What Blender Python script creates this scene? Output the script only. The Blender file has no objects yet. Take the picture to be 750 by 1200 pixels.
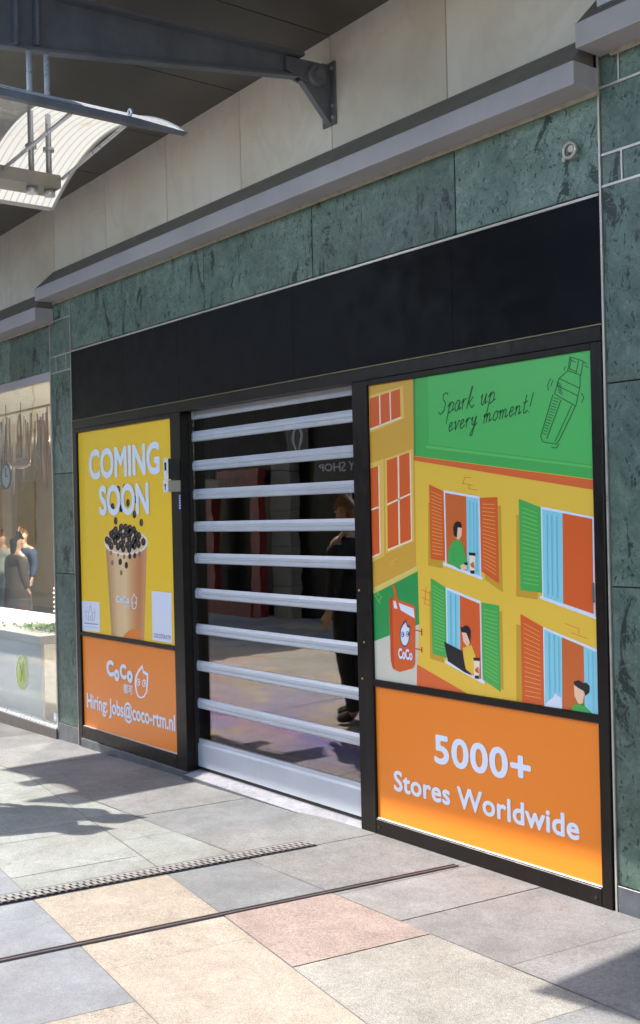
import bpy, bmesh, math, random
from mathutils import Vector, Matrix
R = math.radians
SC = bpy.context.scene
COL = SC.collection
random.seed(7)

# ------------------------------------------------------------------ camera, sky, sun, exposure
cam = bpy.data.cameras.new('camera'); CAM = bpy.data.objects.new('camera', cam); COL.objects.link(CAM); SC.camera = CAM
r_ = Vector((0.6115428, 0.7908869, -0.02265653)); u_ = Vector((0.01532506, 0.01678969, 0.99974159)); f_ = Vector((-0.79106292, 0.61173199, 0.00185277))
m = Matrix((r_, u_, -f_)).transposed().to_4x4(); m.translation = Vector((0, -3.60778, 1.6)); CAM.matrix_world = m
cam.sensor_fit = 'VERTICAL'; cam.sensor_height = 36.0; cam.sensor_width = 22.5; cam.lens = 36 * 1304.714 / 1200
cam.clip_start = .05; cam.clip_end = 800
SUN_TO = Vector((.84, .60, -1.0)).normalized()          # direction the sunlight travels
EL = math.asin(-SUN_TO.z); AZ = math.atan2(-SUN_TO.x, -SUN_TO.y)   # compass angle of the sun from +Y towards +X
w = bpy.data.worlds.new('World'); SC.world = w; w.use_nodes = True
nt = w.node_tree; bg = nt.nodes['Background']; sky = nt.nodes.new('ShaderNodeTexSky'); sky.sky_type = 'NISHITA'; sky.sun_disc = False
sky.sun_elevation = EL; sky.sun_rotation = AZ; sky.air_density = 1.0; sky.dust_density = 1.2; sky.ozone_density = 1.0
nt.links.new(sky.outputs[0], bg.inputs[0]); bg.inputs[1].default_value = .15
sl = bpy.data.lights.new('sun', 'SUN'); sl.energy = 2.0; sl.angle = R(.53); sl.color = (1, .955, .88)
so = bpy.data.objects.new('sun', sl); COL.objects.link(so); so.rotation_euler = SUN_TO.to_track_quat('-Z', 'Y').to_euler(); so.location = (-8, -6, 12)
SC.view_settings.view_transform = 'Standard'; SC.view_settings.look = 'None'; SC.view_settings.exposure = 2.24; SC.view_settings.gamma = 1.0
SC.view_settings.use_curve_mapping = False
SC.render.engine = 'CYCLES'; SC.cycles.max_bounces = 10; SC.cycles.diffuse_bounces = 5; SC.cycles.glossy_bounces = 5; SC.cycles.transparent_max_bounces = 16
SC.cycles.use_denoising = True; SC.cycles.caustics_reflective = False; SC.cycles.caustics_refractive = False

# ------------------------------------------------------------------ materials
MATS = {}
def srgb(r, g, b):
    f = lambda c: (c / 255 / 12.92) if c <= 10 else ((c / 255 + .055) / 1.055) ** 2.4
    return (f(r), f(g), f(b))
class NB:
    """small helper round a material's node tree"""
    def __init__(s, name):
        s.m = bpy.data.materials.new(name); s.m.use_nodes = True; s.t = s.m.node_tree
        s.b = s.t.nodes['Principled BSDF']; s.out = s.t.nodes['Material Output']
    def n(s, typ, **kw):
        x = s.t.nodes.new(typ)
        for k, v in kw.items(): setattr(x, k, v)
        return x
    def l(s, a, b): s.t.links.new(a, b)
    def pos(s): return s.n('ShaderNodeNewGeometry').outputs['Position']
    def mapping(s, vec, scale=(1, 1, 1), rot=(0, 0, 0)):
        x = s.n('ShaderNodeMapping'); x.inputs['Scale'].default_value = scale; x.inputs['Rotation'].default_value = rot; s.l(vec, x.inputs[0]); return x.outputs[0]
    def noise(s, vec, scale, detail=4, rough=.6, dist=0):
        x = s.n('ShaderNodeTexNoise'); x.inputs['Scale'].default_value = scale; x.inputs['Detail'].default_value = detail
        x.inputs['Roughness'].default_value = rough; x.inputs['Distortion'].default_value = dist; s.l(vec, x.inputs['Vector']); return x.outputs['Fac']
    def ramp(s, fac, stops):
        x = s.n('ShaderNodeValToRGB'); e = x.color_ramp.elements
        while len(e) < len(stops): e.new(.5)
        for el, (p, c) in zip(e, stops):
            el.position = p; el.color = (c, c, c, 1) if isinstance(c, (int, float)) else (*c, 1)
        s.l(fac, x.inputs[0]); return x.outputs[0]
    def mix(s, fac, a, b, blend='MIX'):
        x = s.n('ShaderNodeMix', data_type='RGBA', blend_type=blend)
        for sock, v in ((x.inputs['Factor'], fac), (x.inputs['A'], a), (x.inputs['B'], b)):
            if hasattr(v, 'links'): s.l(v, sock)
            elif isinstance(v, (int, float)): sock.default_value = v if sock.type == 'VALUE' else (v, v, v, 1)
            else: sock.default_value = (*v, 1)
        return x.outputs['Result']
    def math(s, op, a, b=0.0):
        x = s.n('ShaderNodeMath', operation=op)
        for sock, v in zip(x.inputs, (a, b)):
            if hasattr(v, 'links'): s.l(v, sock)
            else: sock.default_value = v
        return x.outputs[0]
    def bump(s, h, strength=.2, dist=.01):
        x = s.n('ShaderNodeBump'); x.inputs['Strength'].default_value = strength; x.inputs['Distance'].default_value = dist
        s.l(h, x.inputs['Height']); s.l(x.outputs[0], s.b.inputs['Normal'])
    def color(s, c): s.l(c, s.b.inputs['Base Color']) if hasattr(c, 'links') else setattr(s.b.inputs['Base Color'], 'default_value', (*c, 1))
    def island_vec(s):
        g = s.n('ShaderNodeNewGeometry'); v = s.n('ShaderNodeVectorMath', operation='MULTIPLY_ADD')
        c = s.n('ShaderNodeCombineXYZ'); s.l(g.outputs['Random Per Island'], c.inputs[0]); s.l(g.outputs['Random Per Island'], c.inputs[2])
        s.l(c.outputs[0], v.inputs[0]); v.inputs[1].default_value = (23, 0, 17); s.l(g.outputs['Position'], v.inputs[2]); return v.outputs[0], g.outputs['Random Per Island']
def mat(name, col, rough=.5, metal=0, grime=.12, scale=6, spec=.5, bump=0, bscale=120, coat=0, wear=0):
    if name in MATS: return MATS[name]
    b = NB(name); p = b.pos(); n = b.noise(p, scale, 6, .65); f = b.ramp(n, [(.3, 1 - grime), (.7, 1 + grime * .5)])
    b.color(b.mix(1.0, col, f, 'MULTIPLY'))
    b.b.inputs['Metallic'].default_value = metal; b.b.inputs['Specular IOR Level'].default_value = spec
    if wear:
        st = b.ramp(b.noise(b.mapping(p, (9, 9, .6)), 2.2, 6, .75), [(.52, 0), (.8, 1)]); sc_ = b.ramp(b.noise(b.mapping(p, (3, 3, 40), (0, R(17), 0)), 3, 3, .6), [(.70, 0), (.74, 1)])
        cc = b.b.inputs['Base Color'].links[0].from_socket
        cc = b.mix(b.math('MULTIPLY', st, wear), cc, (.22, .21, .19)); cc = b.mix(b.math('MULTIPLY', sc_, wear * .8), cc, (.30, .29, .28)); b.color(cc)
    n2 = b.noise(p, scale * 4, 4, .6); rr = b.ramp(n2, [(.3, max(.03, rough - .08)), (.7, min(1, rough + .1))]); b.l(rr, b.b.inputs['Roughness'])
    if bump: b.bump(b.noise(p, bscale, 3), bump, .004)
    if coat: b.b.inputs['Coat Weight'].default_value = coat
    MATS[name] = b.m; return b.m
def mat_marble():
    b = NB('pale_marble'); v, ri = b.island_vec()
    mv = b.mapping(v, (1, 1, 1.2), (0, R(28), 0))
    base = b.ramp(b.noise(mv, 1.5, 7, .55, .35), [(.3, (.72, .64, .53)), (.5, (.79, .725, .63)), (.72, (.83, .79, .72))])
    veins = b.ramp(b.noise(b.mapping(v, (1.3, 1, .9), (0, R(-32), 0)), 1.3, 5, .6, .9), [(.455, 0), (.5, 1), (.545, 0)])
    c = b.mix(b.math('MULTIPLY', veins, .13), base, (.44, .36, .29))
    st = b.ramp(b.noise(b.mapping(b.pos(), (5, 1, .5)), 1.6, 4, .6), [(.58, 0), (.82, 1)])
    c = b.mix(b.math('MULTIPLY', st, .14), c, (.40, .31, .22))
    tint = b.ramp(ri, [(0, .88), (1, 1.05)]); c = b.mix(1.0, c, tint, 'MULTIPLY'); b.color(c)
    b.b.inputs['Roughness'].default_value = .38; b.bump(b.noise(b.pos(), 60, 3), .05, .003); return b.m
def mat_green():
    b = NB('green_marble'); v, ri = b.island_vec()
    base = b.ramp(b.noise(v, 7.0, 12, .8, .6), [(.28, (.024, .044, .036)), (.40, (.078, .125, .098)), (.56, (.134, .192, .152)), (.70, (.21, .275, .225)), (.84, (.36, .41, .35))])
    dk = b.ramp(b.noise(b.mapping(v, (2.2, 1, .9), (0, R(38), 0)), 3.2, 8, .74, .9), [(.57, 0), (.595, 1)])
    c = b.mix(b.math('MULTIPLY', dk, .9), base, (.012, .024, .020))
    wv = b.n('ShaderNodeVectorMath', operation='ADD'); nz = b.n('ShaderNodeTexNoise'); nz.inputs['Scale'].default_value = 14; nz.inputs['Detail'].default_value = 4; b.l(v, nz.inputs['Vector'])
    sc = b.n('ShaderNodeVectorMath', operation='SCALE'); sc.inputs['Scale'].default_value = .09; b.l(nz.outputs['Color'], sc.inputs[0]); b.l(v, wv.inputs[0]); b.l(sc.outputs[0], wv.inputs[1]); wp = wv.outputs[0]
    vo = b.n('ShaderNodeTexVoronoi', feature='F1'); vo.inputs['Scale'].default_value = 27; b.l(b.mapping(wp, (1.5, 1, .75), (0, R(40), 0)), vo.inputs['Vector'])
    pit = b.ramp(vo.outputs['Distance'], [(.16, 1), (.26, 0)]); gate = b.ramp(b.noise(v, 6, 3), [(.40, 0), (.50, 1)])
    c = b.mix(b.math('MULTIPLY', b.math('MULTIPLY', pit, gate), .85), c, (.010, .020, .017))
    ve = b.n('ShaderNodeTexVoronoi', feature='DISTANCE_TO_EDGE'); ve.inputs['Scale'].default_value = 11; b.l(b.mapping(wp, (1.3, 1, .8), (0, R(-30), 0)), ve.inputs['Vector'])
    crk = b.ramp(ve.outputs['Distance'], [(.006, 1), (.022, 0)]); c = b.mix(b.math('MULTIPLY', crk, .45), c, (.018, .034, .028))
    vn = b.ramp(b.noise(b.mapping(wp, (1, 1, 2.2), (0, R(50), 0)), 2.2, 8, .6, 2.0), [(.492, 0), (.5, 1), (.508, 0)])
    c = b.mix(b.math('MULTIPLY', vn, .4), c, (.34, .40, .35))
    lo = b.ramp(b.noise(v, 1.6, 4, .6), [(.3, .72), (.7, 1.25)]); c = b.mix(1.0, c, lo, 'MULTIPLY')
    drip = b.ramp(b.noise(b.mapping(b.pos(), (12, 1, .6)), 1.8, 5, .7), [(.60, 0), (.8, 1)]); c = b.mix(b.math('MULTIPLY', drip, .22), c, (.26, .27, .24))
    tint = b.ramp(ri, [(0, .75), (1, 1.2)]); c = b.mix(1.0, c, tint, 'MULTIPLY'); b.color(c)
    rr = b.ramp(b.noise(v, 14, 5), [(.3, .28), (.7, .48)]); b.l(rr, b.b.inputs['Roughness']); b.b.inputs['Specular IOR Level'].default_value = .3
    b.bump(b.noise(v, 40, 4), .05, .004); return b.m
def mat_stone(name, c0, c1, speck=.25, sp_scale=170, rough=.7):
    b = NB(name); v, ri = b.island_vec(); p = b.pos()
    base = b.mix(b.ramp(b.noise(v, 2.6, 7, .65, .4), [(.3, 0), (.72, 1)]), c0, c1)
    s1 = b.ramp(b.noise(v, sp_scale, 2, .5), [(.34, 1 - speck), (.5, 1), (.66, 1 + speck * .8)])
    c = b.mix(1.0, base, s1, 'MULTIPLY')
    s2 = b.ramp(b.noise(v, sp_scale * .28, 4, .7), [(.3, 1 - speck * .5), (.7, 1 + speck * .4)]); c = b.mix(1.0, c, s2, 'MULTIPLY')
    dirt = b.ramp(b.noise(p, 1.1, 6, .7, .5), [(.46, 0), (.75, 1)]); c = b.mix(b.math('MULTIPLY', dirt, .38), c, (.19, .155, .115)); dd = b.ramp(b.noise(p, 4.5, 8, .75, .4), [(.36, .80), (.62, 1.05)]); c = b.mix(1.0, c, dd, 'MULTIPLY')
    spot = b.ramp(b.noise(p, 16, 5, .75), [(.66, 0), (.72, 1)]); c = b.mix(b.math('MULTIPLY', spot, .3), c, (.62, .60, .57))
    gum = b.n('ShaderNodeTexVoronoi', feature='F1'); gum.inputs['Scale'].default_value = 5.5; b.l(p, gum.inputs['Vector'])
    gm = b.ramp(gum.outputs['Distance'], [(.045, 1), (.075, 0)]); c = b.mix(b.math('MULTIPLY', gm, .45), c, (.10, .095, .09))
    tint = b.ramp(ri, [(0, .9), (1, 1.08)]); c = b.mix(1.0, c, tint, 'MULTIPLY'); b.color(c)
    b.b.inputs['Roughness'].default_value = rough; b.b.inputs['Specular IOR Level'].default_value = .35
    h = b.math('ADD', b.noise(v, sp_scale, 2), b.math('MULTIPLY', b.noise(v, 9, 6, .7), 1.5)); b.bump(h, .22, .004); return b.m
def mat_clear(name, ior, tint, rough=.0, wobble=0, irid=False):
    b = NB(name); b.t.nodes.remove(b.b)
    tr = b.n('ShaderNodeBsdfTransparent'); tr.inputs[0].default_value = (*tint, 1); gl = b.n('ShaderNodeBsdfGlossy'); gl.inputs['Roughness'].default_value = rough
    fr = b.n('ShaderNodeLayerWeight'); mx = b.n('ShaderNodeMixShader'); f0 = ((ior - 1) / (ior + 1)) ** 2     # Schlick's curve, the same from both sides of a face
    sch = b.math('ADD', f0, b.math('MULTIPLY', 1 - f0, b.math('POWER', fr.outputs['Facing'], 5.0)))
    b.l(sch, mx.inputs[0]); b.l(tr.outputs[0], mx.inputs[1]); b.l(gl.outputs[0], mx.inputs[2]); b.l(mx.outputs[0], b.out.inputs[0])
    p = b.pos()
    if wobble:
        x = b.n('ShaderNodeBump'); x.inputs['Strength'].default_value = wobble; x.inputs['Distance'].default_value = .02
        b.l(b.noise(b.mapping(p, (1, 1, 1.8)), 2.2, 2, .5), x.inputs['Height']); b.l(x.outputs[0], gl.inputs['Normal'])
    if irid:  # stress colours of the moulded polycarbonate, strongest low down in the sheet
        n = b.noise(b.mapping(p, (.9, 1, 5.0), (0, R(7), 0)), 1.5, 2, .5, .5)
        c = b.ramp(n, [(.2, (1.0, .84, .50)), (.38, (1.0, .70, .50)), (.5, (.70, .42, .85)), (.6, (.40, .38, 1.0)), (.72, (.9, .50, .62)), (.85, (1.0, .84, .55))])
        sp = b.n('ShaderNodeSeparateXYZ'); b.l(p, sp.inputs[0])
        band = b.ramp(sp.outputs[2], [(0.12, .12), (.25, .45), (.36, 1), (.46, .55), (.62, .35), (.75, .1)])
        b.l(b.mix(b.math('MULTIPLY', band, .85), (1, .90, .74), c), gl.inputs[0])
    return b.m
def mat_emit(name, col, s):
    if name in MATS: return MATS[name]
    b = NB(name); b.color(col); b.b.inputs['Emission Color'].default_value = (*col, 1); b.b.inputs['Emission Strength'].default_value = s; MATS[name] = b.m; return b.m

M_marble, M_green = mat_marble(), mat_green()
M_bronze = mat('bronze_aluminium', (.0095, .0065, .0055), .36, .1, .25, 5, .25, wear=.045)
M_black = mat('black_panel', (.0022, .0030, .0050), .45, 0, .3, 2.2, .10, wear=.006)
M_gutter = mat('grey_mauve_metal', (.38, .355, .37), .42, .0, .14, 2.5, wear=.15)
M_flash = mat('dark_flashing', (.175, .155, .135), .6, 0, .25, 4)
M_strip = mat('steel_strip', (.46, .43, .37), .35, .5, .2, 9)
M_alu = mat('matt_aluminium', (.50, .525, .565), .36, .2, .08, 4, wear=.12)
M_alu2 = mat('brushed_aluminium', (.60, .62, .65), .3, .4, .08, 5)
M_beam = mat('blue_grey_paint', (.108, .115, .138), .42, 0, .3, 5, wear=.12)
M_soffit = mat('dark_soffit', (.036, .032, .029), .4, 0, .45, 9)
M_groove = mat('black_joint', (.008, .008, .008), .8)
M_mortar = mat('mortar', (.16, .145, .125), .9, 0, .2, 30)
M_plinth = mat('slate_plinth', (.085, .09, .10), .38, 0, .4, 10)
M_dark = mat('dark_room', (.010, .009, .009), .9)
M_pc = mat_clear('clear_polycarbonate', 2.4, (.90, .91, .93), .0, .03, True)
M_glass = mat_clear('window_glass', 2.35, (.95, .97, .96), .0, .03)

# ------------------------------------------------------------------ building helpers
ORG = {}
def tag(o, label=None, cat=None, group=None, kind=None):
    if label: o['label'] = label
    if cat: o['category'] = cat
    if group: o['group'] = group
    if kind: o['kind'] = kind
    return o
def thing(name, label, cat, loc=(0, 0, 0), group=None):
    o = bpy.data.objects.new(name, None); COL.objects.link(o); o.location = loc; o.empty_display_size = .2
    ORG[o.name] = Vector(loc); return tag(o, label, cat, group)
class MB:
    def __init__(s): s.b = bmesh.new(); s.mats = []
    def mi(s, m):
        if m is None: return 0
        if m not in s.mats: s.mats.append(m)
        return s.mats.index(m)
    def box(s, x0, x1, y0, y1, z0, z1, bev=0, m=None, seg=1):
        v = [s.b.verts.new((x, y, z)) for x in (x0, x1) for y in (y0, y1) for z in (z0, z1)]
        q = [(0, 1, 3, 2), (4, 6, 7, 5), (0, 4, 5, 1), (2, 3, 7, 6), (0, 2, 6, 4), (1, 5, 7, 3)]
        fs = [s.b.faces.new([v[i] for i in f]) for f in q]
        k = s.mi(m)
        for f in fs: f.material_index = k
        if bev:
            es = list({e for f in fs for e in f.edges}); bmesh.ops.bevel(s.b, geom=es, offset=bev, segments=seg, affect='EDGES', profile=.6, material=k)
        return s
    def prism(s, prof, x0, x1, m=None, axis='x'):
        f3 = (lambda a, t: (t, a[0], a[1])) if axis == 'x' else ((lambda a, t: (a[0], t, a[1])) if axis == 'y' else (lambda a, t: (a[0], a[1], t)))
        A = [s.b.verts.new(f3(p, x0)) for p in prof]; B = [s.b.verts.new(f3(p, x1)) for p in prof]; n = len(prof); k = s.mi(m)
        fs = [s.b.faces.new(A), s.b.faces.new(B[::-1])] + [s.b.faces.new((A[i], B[i], B[(i + 1) % n], A[(i + 1) % n])) for i in range(n)]
        for f in fs: f.material_index = k
        return s
    def poly(s, pts, m=None):
        f = s.b.faces.new([s.b.verts.new(p) for p in pts]); f.material_index = s.mi(m); return s
    def cyl(s, p0, p1, r0, r1=None, n=14, m=None, cap=True, smooth=True):
        p0, p1 = Vector(p0), Vector(p1); r1 = r0 if r1 is None else r1; d = (p1 - p0).normalized(); a = d.orthogonal().normalized(); c = d.cross(a); k = s.mi(m)
        A, B = [], []
        for i in range(n):
            t = 2 * math.pi * i / n; o = a * math.cos(t) + c * math.sin(t); A.append(s.b.verts.new(p0 + o * r0)); B.append(s.b.verts.new(p1 + o * r1))
        for i in range(n):
            f = s.b.faces.new((A[i], A[(i + 1) % n], B[(i + 1) % n], B[i])); f.smooth = smooth; f.material_index = k
        if cap:
            for f in (s.b.faces.new(A[::-1]), s.b.faces.new(B)): f.material_index = k
        return s
    def tube(s, pts, r, n=8, m=None):
        for a, b_ in zip(pts, pts[1:]): s.cyl(a, b_, r, n=n, m=m)
        return s
    def ball(s, c, r, sc=(1, 1, 1), m=None, seg=12):
        g = bmesh.ops.create_uvsphere(s.b, u_segments=seg, v_segments=max(6, seg * 2 // 3), radius=r, matrix=Matrix.Translation(c) @ Matrix.Diagonal((*sc, 1))); k = s.mi(m)
        for f in {f for v in g['verts'] for f in v.link_faces}: f.smooth = True; f.material_index = k
        return s
    def torus(s, c, Rr, r, axis='y', n=20, k=8, m=None):
        rings = []
        for i in range(n):
            a = 2 * math.pi * i / n; ring = []
            for j in range(k):
                b_ = 2 * math.pi * j / k; q = Rr + r * math.cos(b_); h = r * math.sin(b_); x, y = q * math.cos(a), q * math.sin(a)
                ring.append(s.b.verts.new(Vector(c) + (Vector((x, h, y)) if axis == 'y' else Vector((h, x, y)) if axis == 'x' else Vector((x, y, h)))))
            rings.append(ring)
        for i in range(n):
            for j in range(k):
                f = s.b.faces.new((rings[i][j], rings[(i + 1) % n][j], rings[(i + 1) % n][(j + 1) % k], rings[i][(j + 1) % k])); f.smooth = True; f.material_index = s.mi(m)
        return s
    def build(s, name, m=None, parent=None, normals=True):
        org = Vector((0, 0, 0))
        if parent is not None: org = ORG.get(parent.name, org)
        bmesh.ops.translate(s.b, verts=s.b.verts, vec=-org)
        if normals: bmesh.ops.recalc_face_normals(s.b, faces=s.b.faces)
        me = bpy.data.meshes.new(name); s.b.to_mesh(me); s.b.free()
        for q in ([m] if m is not None else s.mats): me.materials.append(q)
        o = bpy.data.objects.new(name, me); COL.objects.link(o)
        if parent is not None: o.parent = parent; ORG[o.name] = org
        return o
def part(name, m, parent, *boxes, bev=.002):
    b = MB()
    for q in boxes: b.box(*q, bev=bev)
    return b.build(name, m, parent)
def copy_tree(o, parent=None):
    c = o.copy(); COL.objects.link(c); c.parent = parent
    for ch in list(o.children): copy_tree(ch, c)
    return c
def text_mesh(body, bold=0.0, shear=0.0, spacing=1.0):
    cu = bpy.data.curves.new('lettering', 'FONT'); cu.body = body; cu.size = 1; cu.offset = bold; cu.shear = shear; cu.space_character = spacing; cu.resolution_u = 4
    o = bpy.data.objects.new('lettering', cu); COL.objects.link(o); bpy.context.view_layer.update()
    dg = bpy.context.evaluated_depsgraph_get(); me = bpy.data.meshes.new_from_object(o.evaluated_get(dg)); bpy.data.objects.remove(o); bpy.data.curves.remove(cu); return me
CAP = None
def lettering(body, box, y, m, parent, bold=.02, shear=0, mirror=1, name='lettering', spacing=1.0, fullheight=False):
    """flat letters fitted between x0..x1 with their baseline at z0 and capital height at z1 (mirror=-1: facing +y)"""
    global CAP
    if CAP is None: h = text_mesh('H'); CAP = max(v.co.y for v in h.vertices)
    me = text_mesh(body, 0, shear, spacing); x0, x1, z0, z1 = box
    xs = [v.co.x for v in me.vertices]; ys = [v.co.y for v in me.vertices]; a, b_ = min(xs) - bold, max(xs) + bold; sx = (x1 - x0) / (b_ - a)
    yb, sz = (min(ys) - bold, (z1 - z0) / (max(ys) - min(ys) + 2 * bold)) if fullheight else (0, (z1 - z0) / CAP)
    org = ORG.get(parent.name, Vector((0, 0, 0))); bm = bmesh.new(); k = max(1, round(bold / .012)); sh = [(0, 0)]
    for r in range(1, k + 1):      # bold face: thin copies spread round the stroke, each a hair in front of the last
        n = 4 if k == 1 else 8; sh += [(bold * r / k * math.cos(2 * math.pi * i / n), bold * r / k * math.sin(2 * math.pi * i / n)) for i in range(n)]
    for i, (dx, dy) in enumerate(sh):
        vs = []
        for v in me.vertices:
            x, z = (v.co.x + dx - a) * sx, z0 + (v.co.y + dy - yb) * sz
            vs.append(bm.verts.new(Vector((x0 + x if mirror > 0 else x1 - x, y - mirror * .00006 * i, z)) - org))
        for f in me.polygons: bm.faces.new([vs[q] for q in (f.vertices if mirror > 0 else reversed(f.vertices))])
    m2 = bpy.data.meshes.new(name); bm.to_mesh(m2); bm.free(); bpy.data.meshes.remove(me); m2.materials.append(m)
    o = bpy.data.objects.new(name, m2); COL.objects.link(o); o.parent = parent; ORG[o.name] = org; return o
def skin(name, pts, edges, m, parent, sub=2):
    """pts: list of (x,y,z,r); a Skin modifier grows one continuous tapering surface round the joints"""
    me = bpy.data.meshes.new(name); me.from_pydata([p[:3] for p in pts], edges, []); o = bpy.data.objects.new(name, me); COL.objects.link(o)
    o.modifiers.new('skin', 'SKIN'); sv = me.skin_vertices[0].data
    for i, p in enumerate(pts): sv[i].radius = (p[3], p[4] if len(p) > 4 else p[3]); sv[i].use_root = (i == 0)
    s = o.modifiers.new('smooth', 'SUBSURF'); s.levels = s.render_levels = sub
    bpy.context.view_layer.update(); dg = bpy.context.evaluated_depsgraph_get(); m2 = bpy.data.meshes.new_from_object(o.evaluated_get(dg)); bpy.data.objects.remove(o)
    m2.name = name
    for f in m2.polygons: f.use_smooth = True
    m2.materials.clear(); m2.materials.append(m); o = bpy.data.objects.new(name, m2); COL.objects.link(o); o.parent = parent; ORG[o.name] = ORG.get(parent.name, Vector()); return o

# ------------------------------------------------------------------ ground
def gz(x): return .02 * min(0, max(x, -16) + 4.2)
STN = {
 'slate': mat_stone('slate_slab', (.185, .183, .18), (.265, .262, .258), .2, 120),
 'slate_dark': mat_stone('dark_slate_slab', (.165, .168, .172), (.225, .228, .23), .12, 90),
 'mauve': mat_stone('mauve_slab', (.205, .195, .193), (.275, .264, .26), .2, 130),
 'blue': mat_stone('blue_grey_slab', (.20, .21, .228), (.265, .272, .285), .2, 230),
 'pale': mat_stone('pale_green_grey_slab', (.255, .268, .248), (.33, .34, .315), .2, 120),
 'tan': mat_stone('tan_granite', (.335, .28, .22), (.40, .345, .28), .36, 230),
 'beige': mat_stone('beige_granite', (.325, .30, .265), (.385, .36, .322), .42, 230),
 'red': mat_stone('red_granite', (.285, .215, .185), (.345, .27, .237), .36, 230)}
def clip(poly, a, b, c):           # keep a*x + b*y >= c
    out = []
    for i in range(len(poly)):
        p, q = poly[i], poly[(i + 1) % len(poly)]; dp, dq = a * p[0] + b * p[1] - c, a * q[0] + b * q[1] - c
        if dp >= 0: out.append(p)
        if (dp >= 0) != (dq >= 0): t = dp / (dp - dq); out.append((p[0] + (q[0] - p[0]) * t, p[1] + (q[1] - p[1]) * t))
    return out
gb = MB()
xs = [-60, -16, -4.2, 30]
for i in range(3):
    for y0, y1 in ((-60, 0), (0, 30)):
        gb.poly([(xs[i], y0, gz(xs[i]) - .004), (xs[i + 1], y0, gz(xs[i + 1]) - .004), (xs[i + 1], y1, gz(xs[i + 1]) - .004), (xs[i], y1, gz(xs[i]) - .004)], M_mortar)
rg = random.Random(3)
def slab(poly, key, gap=.0022):
    if len(poly) < 3: return
    A = sum(p[0] * q[1] - q[0] * p[1] for p, q in zip(poly, poly[1:] + poly[:1])) / 2
    if abs(A) < .003: return
    if A < 0: poly = poly[::-1]
    n = len(poly); q = list(poly)
    for i in range(n):             # inset by the joint width
        (x0, y0), (x1, y1) = poly[i], poly[(i + 1) % n]; L = math.hypot(x1 - x0, y1 - y0)
        if L < 1e-6: continue
        nx, ny = -(y1 - y0) / L, (x1 - x0) / L; q = clip(q, nx, ny, nx * x0 + ny * y0 + gap)
    if len(q) < 3: return
    dz = rg.uniform(-.0012, .0012)
    gb.poly([(x, y, gz(x) + dz) for x, y in q], STN[key])
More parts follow.
